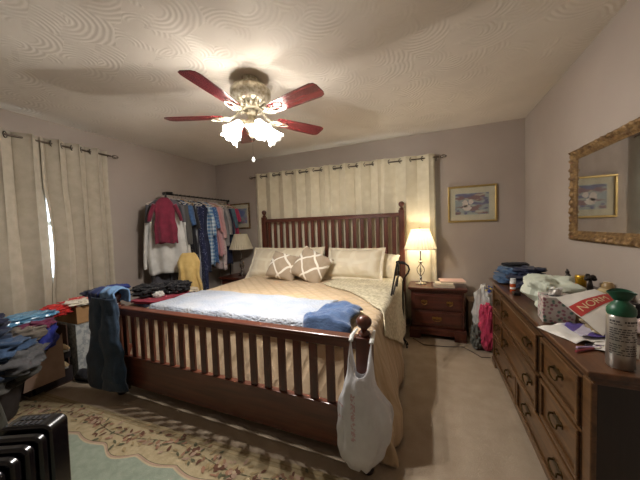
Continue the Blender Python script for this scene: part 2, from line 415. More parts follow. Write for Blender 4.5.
for k in range(5):
    a = math.radians(-13.7 + 72 * k)
    R_ = Matrix.Rotation(a, 4, 'Z')
    bl = MB(); tilt = Matrix.Rotation(math.radians(-11), 4, 'X')
    bl.T = R_ @ Matrix.Translation((0, 0, ZB + .022)) @ tilt
    out = [(.205, -.046), (.24, -.056), (.42, -.066), (.60, -.071), (.63, -.06), (.641, -.036), (.641, .036), (.63, .06), (.60, .071), (.42, .066), (.24, .056), (.205, .046)]
    bl.prism(out, 0, .006)
    # orient grain along the blade: own object rotation
    bl2 = MB(); bl2.T = tilt; bl2.prism(out, 0, .006)
    ob = bl2.build('blade', M['blade'], fan, loc=(0, 0, ZB + .022), rotz=a, smooth=False, bevel=.002)
    br = MB(); br.T = Matrix.Translation((0, 0, 0)) 
    br.tube([(.09, 0, .06), (.125, 0, .02), (.17, 0, .002), (.2, 0, 0)], [.01, .009, .009, .008], 8)
    for s in (-1, 1):
        br.tube([(.15, 0, .004), (.175, s * .03, 0), (.215, s * .036, -s * .004), (.245, s * .018, -.002), (.225, s * .004, -.002)], .006, 6)
        br.tube([(.2, s * .004, .0), (.235, s * .03, -.002), (.28, s * .02, -.002), (.31, 0, -.002)], .0055, 6)
    br.build('blade_bracket', M['fanmetal'], fan, loc=(0, 0, ZB + .012), rotz=a)
MB().lathe([(.001, -.23), (.05, -.235), (.045, -.26), (.028, -.275), (.032, -.31), (.06, -.325), (.062, -.35), (.035, -.37), (.02, -.4), (.026, -.415), (.012, -.435), (.001, -.44)], n=24).build('light_kit_hub', M['fanmetal'], fan)
prof = [(.024, 0), (.03, -.006), (.034, -.03), (.042, -.06), (.054, -.09), (.066, -.115), (.07, -.122)]
shade_pos = []
for k, deg in enumerate((200, 255, 330, 40)):
    a = math.radians(deg); tl = math.radians(38)
    MB().tube([(.04, 0, -.335), (.075, 0, -.325), (.1, 0, -.335), (.108, 0, -.352)], .008, 8).build('light_arm', M['fanmetal'], fan, rotz=a)
    Tm = Matrix.Rotation(a, 4, 'Z') @ Matrix.Translation((.108, 0, -.352)) @ Matrix.Rotation(-tl, 4, 'Y')
    s = MB(); s.T = Tm
    s.grid(lambda u, v: ((prof[round(v * 6)][0] * (1 + .05 * v * math.cos(14 * 2 * PI * u))) * math.cos(2 * PI * u), (prof[round(v * 6)][0] * (1 + .05 * v * math.cos(14 * 2 * PI * u))) * math.sin(2 * PI * u), prof[round(v * 6)][1] - .006 * v * math.cos(7 * 2 * PI * u)), 84, 7, cu=True)
    so = s.build('glass_shade', M['fanglass'], fan, label='lit frosted glass tulip shade')
    c = MB(); c.T = Tm; c.lathe([(.001, .012), (.02, .01), (.028, -.004), (.026, -.012), (.001, -.012)], n=16); c.build('shade_collar', M['fanmetal'], so)
    bb = MB(); bb.T = Tm; bb.lathe([(.004, -.02), (.012, -.026), (.018, -.045), (.018, -.06), (.01, -.074), (.002, -.078)], n=12); bb.build('bulb', M['bulb'], so)
    p = Tm @ Vector((0, 0, -.098)); ld = bpy.data.lights.new('fan_bulb_light', 'POINT'); ld.energy = 18; ld.color = (1, .95, .89); ld.shadow_soft_size = .018
    lo = bpy.data.objects.new('fan_bulb_light', ld); C.objects.link(lo); lo.location = Vector(fan.location) + p
MB().tube([(.02, -.03, -.4), (.022, -.032, -.5), (.022, -.032, -.59)], .0016, 5).build('pull_chain', M['chrome'], fan)
MB().lathe([(.001, -.63), (.009, -.622), (.011, -.61), (.007, -.596), (.001, -.588)], (.022, -.032, 0), 10).build('pull_knob', M['win'], fan)

# ------------------------------------------------------------------ pictures and mirror
def art(name, cols):
    def f(N, L, tc, col):
        o = col
        for (c, s, lo, hi, sd, st) in cols:
            n = N.new('ShaderNodeTexNoise'); n.inputs['Scale'].default_value = s; mp = N.new('ShaderNodeMapping'); mp.inputs['Location'].default_value = (sd, sd, sd); mp.inputs['Scale'].default_value = st
            L.new(tc.outputs['Object'], mp.inputs[0]); L.new(mp.outputs[0], n.inputs['Vector'])
            o = mixc(N, L, thresh(N, L, n.outputs['Fac'], lo, hi), o, lin(c))
        return o, None
    return mat(name, 'a3aca4', .5, col2='909c9e', nscale=6, pattern=f)
artR = art('print_landscape', [('84686a', 7, .5, .58, 3, (1, 1, 2.2)), ('6c6e8a', 8, .56, .62, 8, (1, 1, 2.5)), ('b9b6a4', 6, .56, .64, 14, (1, 1, 3))])
artL = art('print_floral', [('6d7fa6', 6, .45, .55, 2, (1, 1, 1)), ('9a7f95', 9, .55, .6, 5, (1, 1, 1))])
M['mat'] = mat('picture_mount', 'c9c4ac', .8); M['mat2'] = mat('picture_inner_mount', 'b9c0b4', .8)
M['paintwhite'] = mat('paint_pale_figures', 'dcd2c8', .7)
def picture(x0, x1, z0, z1, artm, label, fm, figures):
    w, h = x1 - x0, z1 - z0
    e = thing('framed_picture', label, 'picture', ((x0 + x1) / 2, YB, z0))
    f = MB(); t = .022
    for r in ((-w / 2, w / 2, 0, t), (-w / 2, w / 2, h - t, h), (-w / 2, -w / 2 + t, t, h - t), (w / 2 - t, w / 2, t, h - t)): f.box(r[0], r[1], -.026, -.001, r[2], r[3])
    f.build('frame', fm, e, smooth=False, bevel=.005)
    B(-w / 2 + t, w / 2 - t, -.010, -.002, t, h - t).build('mount', M['mat'], e, smooth=False)
    k = .25
    B(-w / 2 + w * .16 - .006, w / 2 - w * .16 + .006, -.012, -.0102, h * k * .85 - .006, h - h * k * .85 + .006).build('inner_mount', M['mat2'], e, smooth=False)
    B(-w / 2 + w * .16, w / 2 - w * .16, -.0135, -.0121, h * k * .85, h - h * k * .85).build('print', artm, e, smooth=False)
    if figures:
        for q, (x, z, a, b) in enumerate(figures):
            MB().prism([(a * math.cos(i * PI / 8) * (1 + .2 * math.sin(3 * i + q)), b * math.sin(i * PI / 8)) for i in range(16)], 0, .0006, Matrix.Translation((x, -.0137, z)) @ Matrix.Rotation(PI / 2, 4, 'X')).build('painted_figure', M['paintwhite'], e, smooth=False)
    B(-w / 2 + t, w / 2 - t, -.019, -.0175, t, h - t).build('glass', glass('picture_glass', (1, 1, 1, 1), 0, .95), e, smooth=False)
picture(.18, .693, 1.31, 1.742, artR, 'gold framed landscape print with pale figures, right of the lit lamp', M['goldthin'], [(-.07, .22, .03, .045), (-.01, .24, .025, .03), (-.05, .17, .045, .035)])
picture(-3.15, -2.76, 1.33, 1.75, artL, 'gold framed blue and mauve print behind the clothes rack', M['gold'], None)

mir = thing('wall_mirror', 'wide wall mirror in an ornate carved gilt frame above the dresser', 'mirror', (XR, 2.0, 1.152))
def frame_side(m, p0, p1, inward, seed):
    p0, p1, inward = Vector(p0), Vector(p1), Vector(inward)
    Lg = (p1 - p0).length; nu = int(Lg * 170); d = (p1 - p0)
    pr = [(0, 0), (0, .018), (.006, .03), (.016, .034), (.026, .028), (.036, .02), (.046, .024), (.054, .018), (.062, .012), (.068, .012), (.068, .002)]
    def fn(u, v):
        a, o = pr[round(v * (len(pr) - 1))]
        L_ = u * Lg
        miter0 = a; base = p0 + d * (miter0 + (Lg - 2 * miter0) * u) / Lg
        k = 0
        if .004 < a < .03: k = .007 * math.sin(L_ * 150) * math.cos(L_ * 47 + seed) + .008 * nz(L_ * 55, a * 160, seed)
        if .04 < a < .058: k = .0035 * math.sin(L_ * 300)
        q = base + inward * a; return (q.x - (o + k), q.y, q.z)
    m.grid(fn, nu, len(pr))
W2, HM = .545, .638
fm = MB()
frame_side(fm, (0, W2, 0), (0, W2, HM), (0, -1, 0), 1); frame_side(fm, (0, -W2, HM), (0, -W2, 0), (0, 1, 0), 2)
frame_side(fm, (0, W2, HM), (0, -W2, HM), (0, 0, -1), 3); frame_side(fm, (0, -W2, 0), (0, W2, 0), (0, 0, 1), 4)
fm.build('frame', M['gold'], mir, auto=60)
B(-.010, -.001, -W2 + .06, W2 - .06, .06, HM - .06).build('mirror_glass', M['mirror'], mir, smooth=False)

# ------------------------------------------------------------------ bed
HY, FY, BXL, BXR = 3.50, 1.36, -2.375, -.335
bed = thing('bed', 'king size cherry wood bed with slatted headboard and footboard', 'bed', (0, 0, 0))
def post(x, y, zt, foot, hw=.04, dark=False):
    p = B(x - hw, x + hw, y - hw, y + hw, .1, zt)
    o = p.build('post', M['bedwood_z'], bed, smooth=False, bevel=.006)
    MB().lathe([(.001, 0), (.03, .0), (.036, .02), (.028, .035), (.044, .05), (.046, .075), (.04, .1), (.001, .1)], (x, y, 0), 20).build('bun_foot', M['bedfoot'], o, label='dark turned bun foot')
    r = .92 if foot else .8
    MB().lathe([(.001, -.001), (.03 * r, 0), (.036 * r, .012), (.03 * r, .022), (.016 * r, .03), (.018 * r, .036), (.036 * r, .05), (.044 * r, .068), (.042 * r, .085), (.028 * r, .1), (.012 * r, .106), (.001, .107)], (x, y, zt), 24).build('finial', M['bedwood_z'], o)
    return o
for x in (BXL, BXR): post(x, FY, .735, True)
for x in (BXL + .005, BXR - .015): post(x, HY, 1.49, False, .034)
B(BXL + .04, BXR - .04, FY - .024, FY + .024, .665, .705).build('footboard_rail', M['bedwood_x'], bed, smooth=False, bevel=.004)
B(BXL + .04, BXR - .04, FY - .034, FY + .034, .705, .727).build('footboard_cap', M['bedwood_x'], bed, smooth=False, bevel=.006)
B(BXL + .04, BXR - .04, FY - .02, FY + .02, .10, .335).build('footboard_panel', M['bedwood_x'], bed, smooth=False, bevel=.004)
NS = 19
sl = B(-.024, .024, -.009, .009, 0, .33).build('footboard_slat', M['bedwood_z'], bed, smooth=False, bevel=.003)
W_ = (BXR - BXL - .08) / NS
for k in range(NS):
    o = sl if k == 0 else dup(sl); o.location = (BXL + .04 + W_ * (k + .5), FY, .335)
B(BXL + .04, BXR - .05, HY - .022, HY + .022, 1.405, 1.44).build('headboard_rail', M['bedwood_x'], bed, smooth=False, bevel=.004)
B(BXL + .04, BXR - .05, HY - .03, HY + .03, 1.44, 1.458).build('headboard_cap', M['bedwood_x'], bed, smooth=False, bevel=.005)
B(BXL + .04, BXR - .05, HY - .02, HY + .02, .3, .72).build('headboard_panel', M['bedwood_x'], bed, smooth=False, bevel=.004)
hs = B(-.026, .026, -.008, .008, 0, .685).build('headboard_slat', M['bedwood_z'], bed, smooth=False, bevel=.003)
for k in range(NS):
    o = hs if k == 0 else dup(hs); o.location = (BXL + .04 + (W_ - .001) * (k + .5), HY, .72)
for x in (BXL + .01, BXR - .01): B(x - .014, x + .014, FY + .04, HY - .04, .2, .38).build('side_rail', M['bedwood_x'], bed, smooth=False, bevel=.004)
MX0, MX1, MY0, MY1, MZ = -2.32, -.41, 1.60, 3.44, .655
B(MX0 + .01, MX1 - .01, MY0 + .01, MY1, .25, .42).build('box_spring', cloth('box_spring_ticking', 'c9c1b0'), smooth=False, bevel=.02, label='box spring under the mattress inside the bed frame', cat='box spring')
B(MX0 + .01, MX1 - .01, MY0 + .01, MY1, .422, MZ - .02).build('mattress', cloth('mattress_ticking', 'd9d2c3'), smooth=False, bevel=.04, label='thick mattress under the tan quilted bedspread', cat='mattress')
# bedspread: cloth coordinates a (across), b (along from the foot)
def spread(a, b, off=0):
    W, Lm = MX1 - MX0, MY1 - MY0
    def over(t, r=.045):
        # arc over the edge then straight down; returns (out, down)
        q = r * PI / 2
        if t <= 0: return 0, 0
        if t < q: return r * math.sin(t / r), r * (1 - math.cos(t / r))
        return r, r + (t - q)
    ox = dx = oy = dy = 0; x = MX0 + a; y = MY0 + b
    if a < 0: o, d = over(-a); x = MX0 - o * .8; dx = d
    if a > W: o, d = over(a - W); x = MX1 + o; dx = d
    if b < 0: o, d = over(-b, .03); y = MY0 - o - d * .40; dy = d
    z = MZ - math.hypot(dx, dy) if not (dx and dy) else MZ - max(dx, dy) - .15 * min(dx, dy)
    if a > W:
        near = max(0, 1 - max(0, b) / 1.9)
        f = min(1, dx / .5)
        x += f * (.035 + .115 * near) + f * (.022 * math.sin(b * 9.5 + 1) + .012 * math.sin(b * 21)) * near
        x += off
        if b < 0: y += f * .06
    if b < 0:
        y = max(y, 1.405) + .006 * math.sin(a * 30) * min(1, dy * 6)
        if a > W and dx > .02: y = max(1.42, MY0 - .03 - dy * .3)
    z += .006 * nz(a * 3, b * 3, 2) + .002 * nz(a * 14, b * 14, 5) + (off if dx < .04 and dy < .02 else off * .3)
    return (x, y, max(z, .012))
def spread_fn(u, v):
    W = MX1 - MX0
    b = -.62 + v * (MY1 - MY0 + .62)
    hangR = .70 - .17 * max(0, min(1, (b - .1) / 1.0)) - .03 * math.sin(b * 7)
    # even sampling
    a = -.42 + u * (W + .42 + hangR)
    return spread(a, b)
MB().grid(spread_fn, 120, 90).build('bedspread', M['quilt'], solid=.008, auto=False, label='tan quilted bedspread covering the bed and hanging down its right side', cat='bedspread')
def flap_fn(u, v):
    W = MX1 - MX0
    b = .28 + v * (1.80 - .28)
    # left boundary in a as a function of b
    pts = [(.28, W + .16), (.5, W - .02), (.72, W - .17), (.95, W - .36), (1.08, W - .6), (1.20, W - .74), (1.27, W - .72), (1.6, W - .66), (1.8, W - .6)]
    for (b0, a0_), (b1, a1_) in zip(pts, pts[1:]):
        if b0 <= b <= b1: a0 = a0_ + (a1_ - a0_) * (b - b0) / (b1 - b0); break
    a1 = W + .16 + .34 * min(1, v * 2.2)
    a = a0 + (a1 - a0) * u
    x, y, z = spread(a, b, .017)
    e = min(u, .06) / .06
    return (x, y, z + .004 * math.sin(b * 25) * e)
MB().grid(flap_fn, 60, 60).build('folded_coverlet', M['flap'], solid=.008, auto=False, label='cream mottled coverlet corner folded back over the tan bedspread', cat='coverlet')
# white blanket and blue fleece
def blanket(x0, x1, y0, y1, z0, hang, seed, name, mt, label, cat, th=.02, skew=0, rnd_=0):
    def fn(u, v):
        t = v * (y1 - y0 + hang) - hang
        x = x0 + (x1 - x0) * u + .02 * nz(v * 3 + seed, u * 2, 1) + skew * v
        y = y0 + t if t > 0 else y0 + t * .4
        z = z0 + (0 if t > 0 else t)
        x += rnd_ * (abs(v - .5) * 2) ** 4 * (.5 - u) * 2 + rnd_ * .6 * nz(v * 4, seed, 7)
        ex = min(u, 1 - u) * (x1 - x0); ev = min(1, (1 - v) * (y1 - y0) / .05)
        puff = th * min(1, ex / .05) ** .5 * max(.0, ev) ** .5
        y -= .03 * nz(u * 3 + seed, 3, 3) * v * 1.5
        wr = (.014 + rnd_ * .5) * nz(x * 5 + seed, t * 7, 2) + rnd_ * .35 * nz(x * 12, t * 16, seed + 4) + .006 * nz(x * 14, t * 12, seed)
        return (x, y, z + puff + max(wr, -.5 * th) * (1 if t > 0 else 0))
    return MB().grid(fn, 80, 44).build(name, mt, solid=.012, auto=False, label=label, cat=cat)
blanket(-2.27, -.74, 1.56, 2.13, .680, .07, 3, 'white_blanket', M['blanket'], 'thin white blanket laid across the foot of the bed', 'blanket', .012)
blanket(-.79, -.47, 1.56, 1.97, .695, .12, 9, 'fleece_blanket', M['fleece'], 'folded blue fleece at the right end of the white blanket', 'blanket', .035, rnd_=.05)

# pillows (local: width x, thickness y, height z)
def pillow(w, h, t, mt, label, loc, rot, group, seed=0, flange=.0):
    e = MB()
    def side(s):
        def fn(u, v):
            x, z = (u - .5) * 2, (v - .5) * 2
            fx = 1 - abs(x) ** 2.6; fz = 1 - abs(z) ** 2.6
            th = t / 2 * (max(fx, 0) * max(fz, 0)) ** .45
            th *= 1 + .12 * nz(x * 2 + seed, z * 2, s)
            pin = 1 - .05 * (1 - abs(z) ** 2) * abs(x) ** 3; pinz = 1 - .07 * (1 - abs(x) ** 2) * abs(z) ** 3
            return (x * w / 2 * pin, s * th + .004 * nz(x * 6, z * 6, seed), z * h / 2 * pinz)
        return fn
    e.grid(side(-1), 34, 30); e.grid(side(1), 34, 30)
    if flange:
        def fl_(u, v):
            th = 2 * PI * u; c, s = math.cos(th), math.sin(th)
            k = 1 / max(abs(c), abs(s)); x, z = c * k, s * k
            pin = 1 - .05 * (1 - abs(z) ** 2) * abs(x) ** 3; pinz = 1 - .07 * (1 - abs(x) ** 2) * abs(z) ** 3
            return (x * (w / 2 * pin + flange * v), .004 * math.sin(u * 90) * v, z * (h / 2 * pinz + flange * v))
        e.grid(fl_, 120, 4, cu=True)
    return e.build('pillow', mt, loc=loc, rot=rot, auto=False, label=label, cat='pillow', group=group)
gp = 'pillows against the headboard'
pillow(1.05, .44, .21, M['sham'], 'cream satin king sham on the left side of the headboard', (-1.90, 3.24, .83), (math.radians(-34), 0, math.radians(2)), gp, 1, .035)
pillow(.68, .38, .21, M['sham'], 'cream satin sham on the right side of the headboard', (-.90, 3.22, .845), (math.radians(-32), 0, math.radians(-2)), gp, 2, .035)
pillow(.62, .33, .15, M['pillow'], 'plain cream pillow poking out behind the right sham', (-.70, 3.37, .83), (math.radians(-30), math.radians(7), math.radians(-4)), gp, 3)
pillow(.62, .3, .14, M['pillow'], 'plain cream pillow poking out behind the left sham', (-2.17, 3.39, .80), (math.radians(-30), 0, 0), gp, 4)
gt = 'trellis patterned throw pillows'
pillow(.39, .36, .17, M['throw'], 'taupe trellis throw pillow on the left of the pair', (-1.765, 2.99, .825), (math.radians(-28), math.radians(13), math.radians(4)), gt, 5)
pillow(.43, .40, .17, M['throw'], 'taupe trellis throw pillow tipped onto its corner, right of the pair', (-1.37, 2.98, .84), (math.radians(-30), math.radians(24), math.radians(-6)), gt, 6)

# ------------------------------------------------------------------ nightstands and lamps
def bail(parent, w, mt, loc, rotz, plate=True):
    m = MB()
    if plate:
        m.prism([(-w * .62, -.006), (-w * .5, -.015), (-w * .2, -.010), (0, -.02), (w * .2, -.010), (w * .5, -.015), (w * .62, -.006), (w * .6, .008), (w * .45, .015), (w * .2, .010), (0, .018), (-w * .2, .010), (-w * .45, .015), (-w * .6, .008)], 0, .003, Matrix.Rotation(PI / 2, 4, 'X'))
    for s in (-1, 1): m.tube([(s * w / 2, 0, .002), (s * w / 2, -.018, .002)], .005, 8)
    m.tube([(-w / 2, -.018, .002), (-w / 2 * 1.02, -.02, -.014), (-w * .3, -.021, -.026), (0, -.021, -.03), (w * .3, -.021, -.026), (w / 2 * 1.02, -.02, -.014), (w / 2, -.018, .002)], .0038, 8)
    return m.build('drawer_pull', mt, parent, loc=loc, rotz=rotz, label='antique brass bail pull')
def nightstand(x0, x1, label):
    w = x1 - x0; y0, y1 = 3.215, 3.655; d = y1 - y0
    e = thing('nightstand', label, 'nightstand', ((x0 + x1) / 2, y1, 0), group='pair of cherry nightstands')
    h = w / 2; Tp = .59
    pl = MB(); pl.box(-h + .015, h - .015, -d + .02, 0, .05, .13)
    for a, b in ((-h + .01, -h + .13), (h - .13, h - .01)): pl.box(a, b, -d + .01, -d + .035, 0, .1)
    pl.box(-h + .01, -h + .035, -d + .035, -.005, 0, .09); pl.box(h - .035, h - .01, -d + .035, -.005, 0, .09)
    pl.box(-h + .01, h - .01, -d + .008, -d + .02, .1, .135)
    pl.build('plinth', M['night'], e, smooth=False, bevel=.005)
    B(-h + .03, h - .03, -d + .04, -.002, .13, Tp - .045).build('body', M['night'], e, smooth=False, bevel=.003)
    tp = MB(); tp.box(-h + .012, h - .012, -d + .02, 0, Tp - .045, Tp - .028); tp.box(-h, h, -d, 0, Tp - .028, Tp)
    tp.build('top', M['night'], e, smooth=False, bevel=.006)
    for k, (z0, z1) in enumerate(((.345, .52), (.155, .325))):
        dr = MB(); dr.box(-h + .055, h - .055, -d + .022, -d + .04, z0, z1); dr.box(-h + .07, h - .07, -d + .016, -d + .024, z0 + .015, z1 - .015)
        o = dr.build('drawer', M['night'], e, smooth=False, bevel=.004)
        if k == 0:
            for x in (-.13, .13): bail(o, .055, M['brass'], (x, -d + .016, (z0 + z1) / 2), 0)
        else: bail(o, .085, M['brass'], (0, -d + .016, (z0 + z1) / 2 + .01), 0)
    return e
nightstand(-.268, .338, 'cherry wood nightstand with two drawers, right of the bed')
nightstand(-3.06, -2.46, 'cherry wood nightstand half hidden by clothes, left of the bed')
def lamp(x, y, label, lit):
    e = thing('table_lamp', label, 'lamp', (x, y, .591), group='pair of table lamps')
    MB().lathe([(.001, 0), (.062, 0), (.064, .008), (.05, .014), (.03, .02), (.018, .03), (.012, .045), (.001, .045)], n=28).build('base', M['chrome'], e)
    st = MB(); st.lathe([(.009, .04), (.011, .06), (.016, .075), (.009, .09), (.007, .1), (.001, .1)], n=14)
    for s in (0, PI / 2):
        for q in (-1, 1):
            st.tube([(q * math.cos(s) * r, q * math.sin(s) * r, z) for r, z in ((.006, .095), (.016, .11), (.034, .135), (.042, .165), (.036, .195), (.018, .22), (.007, .235))], .0048, 8)
    st.lathe([(.001, .23), (.01, .232), (.012, .245), (.028, .262), (.03, .27), (.012, .28), (.006, .31), (.006, .34), (.001, .34)], n=16)
    st.build('stem', M['chrome'], e)
    MB().blob((0, 0, .165), (.02, .02, .03), amp=0, nu=12, nv=8).build('crystal_drop', M['clearglass'], e)
    n = 120
    def fn(u, v):
        r = (.182 + (.098 - .182) * v) * (1 + .018 * math.cos(2 * PI * u * 30)); return (r * math.cos(2 * PI * u), r * math.sin(2 * PI * u), .385 + .0 + .235 * v)
    sh = MB().grid(fn, 360, 8, cu=True).build('lamp_shade', M['shade'], e, auto=False)
    sh.location = (0, 0, .035)
    MB().tube([(.182 * math.cos(q * PI / 16), .182 * math.sin(q * PI / 16), .387) for q in range(32)], .004, 6, closed=True).build('trim_band', M['pillow'], sh)
    MB().tube([(-.098, 0, .652), (0, 0, .65), (.098, 0, .652)], .002, 5).build('shade_spider', M['chrome'], e)
    MB().tube([(0, 0, .34), (0, 0, .40)], .008, 8).build('socket', M['chrome'], e)
    MB().lathe([(.003, .40), (.012, .41), (.028, .45), (.03, .48), (.02, .505), (.002, .512)], n=14).build('bulb', M['bulb'] if lit else M['win'], e)
    MB().lathe([(.002, .65), (.009, .657), (.012, .667), (.006, .676), (.001, .678)], n=12).build('finial', M['goldthin'], e)
    if lit:
        ld = bpy.data.lights.new('table_lamp_light', 'POINT'); ld.energy = 2.8; ld.color = (1, .86, .68); ld.shadow_soft_size = .03
        lo = bpy.data.objects.new('table_lamp_light', ld); C.objects.link(lo); lo.location = (x, y, .591 + .545)
    return e
lamp(-.135, 3.42, 'lit table lamp with pleated cream shade, right of the bed', True)
lamp(-2.80, 3.46, 'unlit table lamp with cream shade, left of the bed', False)
M['paper'] = mat('paper_white', 'e6e2da', .8, bump=.05)
M['pages'] = mat('book_pages', 'd9cdb4', .9)
gbk = 'books stacked on the right nightstand'
def book(x, y, z, w, d, t, rz, mt, label):
    e = thing('book', label, 'book', (x, y, z), rz, gbk)
    c = MB(); c.box(-w / 2, w / 2, -d / 2, d / 2, 0, .002); c.box(-w / 2, w / 2, -d / 2, d / 2, t - .002, t); c.box(-w / 2, -w / 2 + .002, -d / 2, d / 2, .002, t - .002)
    c.build('cover', mt, e, smooth=False)
    B(-w / 2 + .003, w / 2 - .004, -d / 2 + .003, d / 2 - .003, .0022, t - .0022).build('pages', M['pages'], e, smooth=False)
book(.11, 3.335, .591, .22, .16, .022, .05, mat('book_grey', '9a8f86', .6), 'grey book at the bottom of the nightstand stack')
book(.115, 3.34, .6135, .19, .14, .02, -.04, mat('book_cream', 'cfc3ae', .6), 'cream book in the middle of the nightstand stack')
book(.20, 3.42, .634, .26, .2, .018, .1, mat('book_pink', 'd6b3a8', .5), 'pale pink magazine on top of the nightstand stack')

# ------------------------------------------------------------------ dresser
dr = thing('dresser', 'long dark oak dresser with brass pulls along the right wall', 'dresser', (0, 0, 0))
DX, DY0, DY1 = .515, 1.195, 2.865
B(DX, .945, DY0, DY1, .07, .745).build('body', M['dress_z'], dr, smooth=False, bevel=.004)
pl = MB(); pl.box(DX - .012, .95, DY0 - .012, DY1 + .012, .035, .082)
for y in (DY0 - .015, DY1 - .115): pl.box(DX - .018, DX + .01, y, y + .13, 0, .055)
pl.box(DX + .01, .95, DY0 - .015, DY0 + .01, 0, .055); pl.box(DX + .01, .95, DY1 - .01, DY1 + .015, 0, .055)
pl.build('plinth', M['dress_y'], dr, smooth=False, bevel=.005)
tp = MB(); tp.box(.478, .955, DY0 - .035, DY1 + .035, .768, .79); tp.box(.49, .95, DY0 - .022, DY1 + .022, .752, .77); tp.box(.503, .948, DY0 - .01, DY1 + .01, .735, .754)
tp.build('top', M['dress_top'], dr, smooth=False, bevel=.005)
M['dwood'] = M['dress_y']
for y in (DY0 + .03, DY1 - .03): B(DX - .014, DX + .005, y - .03, y + .03, .082, .735).build('stile', M['dress_y'], dr, smooth=False, bevel=.004)
B(DX - .003, DX + .01, DY0 + .06, DY1 - .06, .082, .735).build('front_frame', mat('dresser_recess', '2a1710', .5), dr, smooth=False)
def drawer(y0, y1, z0, z1, pulls, proud=0):
    m = MB(); g = .009; x = DX - proud
    y0 += g; y1 -= g; z0 += g; z1 -= g
    m.box(x - .014, DX - .003, y0, y1, z0, z1)
    w = .020
    for r in ((y0, y1, z0, z0 + w), (y0, y1, z1 - w, z1), (y0, y0 + w, z0 + w, z1 - w), (y1 - w, y1, z0 + w, z1 - w)): m.box(x - .026, x - .0139, *r)
    o = m.build('drawer', M['dress_y'], dr, smooth=False, bevel=.004)
    for p in pulls: bail(o, .085, M['darkbrass'], (x - .014, p, (z0 + z1) / 2 + .01), -PI / 2)
c1, c2 = 1.655, 2.45
a0, a1 = DY0 + .06, DY1 - .06
for z0, z1, pr in ((.52, .73, .0), (.30, .52, .0)):
    drawer(a0, c1, z0, z1, [1.46]); drawer(c1, c2, z0, z1, [1.80, 2.30], .012); drawer(c2, a1, z0, z1, [2.62])
drawer(a0, 2.07, .082, .30, [1.46, 1.87]); drawer(2.07, a1, .082, .30, [2.28, 2.64])
DT = .7905

# ---- things on the dresser
def folded(name, c, sz, mt, label, cat, group=None, seed=0, rotz=0, amp=.16, e=.45, ridge=.12, loc=None):
    return MB().blob((0, 0, sz[2]), sz, seed, amp, 2.2, e, 44, 26, ridge, 9).build(name, mt, loc=c, rotz=rotz, auto=False, label=label, cat=cat, group=group)
gd = 'clothes stacked on the far end of the dresser'
M['denim'] = cloth('light_denim', '45607f', '374f6e', ns=30)
M['denimd'] = cloth('dark_denim', '26344a', '1c2840', ns=30)
M['blackc'] = cloth('black_cotton', '15141b', '0d0c12')
M['navyc'] = cloth('navy_cotton', '1c2340', '151a33')
folded('folded_jeans', (.60, 2.70, DT), (.105, .13, .035), M['denim'], 'light blue folded jeans at the bottom of the dresser stack', 'jeans', gd, 1, .1, amp=.25, e=.55, ridge=.25)
folded('folded_jeans', (.70, 2.62, DT), (.14, .13, .046), M['navyc'], 'navy folded trousers behind the pill bottle on the dresser', 'trousers', gd, 2, -.1, amp=.4, e=.7, ridge=.35)
folded('folded_shirt', (.63, 2.71, DT + .072), (.10, .11, .028), M['denim'], 'blue folded shirt in the middle of the dresser stack', 'shirt', gd, 3, .2, amp=.3, e=.6, ridge=.3)
folded('folded_shirt', (.70, 2.64, DT + .087), (.10, .09, .026), M['navyc'], 'navy knit top just below the crown of the dresser stack', 'shirt', gd, 4, .5, amp=.5, e=.7, ridge=.4)
folded('rolled_socks', (.64, 2.70, DT + .134), (.10, .032, .018), M['blackc'], 'black socks lying on top of the dresser clothes stack', 'socks', gd, 5, .15, e=.8)
folded('crumpled_shirt', (.80, 2.46, DT), (.08, .13, .035), M['blackc'], 'black crumpled shirt between clothes stack and jewellery box', 'shirt', gd, 6, .1, amp=.4, e=.8, ridge=.3)
folded('crumpled_shirt', (.64, 2.37, DT), (.06, .09, .03), M['navyc'], 'dark crumpled shirt behind the white plastic bag', 'shirt', gd, 7, .3, amp=.4, e=.8, ridge=.3)
gpb = 'amber pill bottles on the dresser'
def pill(x, y, label, first=[]):
    if not first:
        e = thing('pill_bottle', label, 'pill bottle', (x, y, DT), 0, gpb)
        MB().lathe([(.001, 0), (.017, 0), (.018, .004), (.018, .055), (.014, .062), (.001, .062)], n=18).build('bottle', mat('amber_bottle', 'b0440f', .2, spec=.8), e)
        MB().lathe([(.001, .062), (.018, .062), (.018, .08), (.001, .08)], n=18).build('cap', M['win'], e)
        MB().lathe([(.0184, .022), (.0184, .036)], n=18, cap=False).build('bottle_label', M['paper'], e)
        first.append(e); return e
    e = dup(first[0]); e.location = (x, y, DT); e['label'] = label; return e
pill(.535, 2.33, 'amber pill bottle nearest the dresser front edge'); pill(.56, 2.43, 'amber pill bottle against the navy trousers')
B(-.02, .02, -.03, .03, 0, .02).build('small_black_box', M['black'], loc=(.535, 2.24, DT), bevel=.004, smooth=False, label='small black case beside the amber pill bottles', cat='case')
# white plastic bag
def crumple(name, c, sz, mt, label, cat, seed, amp=.3, freq=3.5, e=.8, group=None, nu=60, nv=36, ridge=.25, rotz=0):
    return MB().blob((0, 0, sz[2]), sz, seed, amp, freq, e, nu, nv, ridge, 12).build(name, mt, loc=c, rotz=rotz, auto=25, label=label, cat=cat, group=group)
M['plastic'] = mat('thin_white_plastic', 'e8e8e4', .42, trans=.2, bump=.3, bscale=30, spec=.5)
crumple('plastic_bag', (.645, 1.98, DT), (.115, .155, .088), mat('pale_green_plastic', 'd6dccb', .45, trans=.15, bump=.4, bscale=25), 'crumpled off-white plastic bag lying behind the floral tissue box', 'plastic bag', 11, .4, 1.8, .6, ridge=.12)
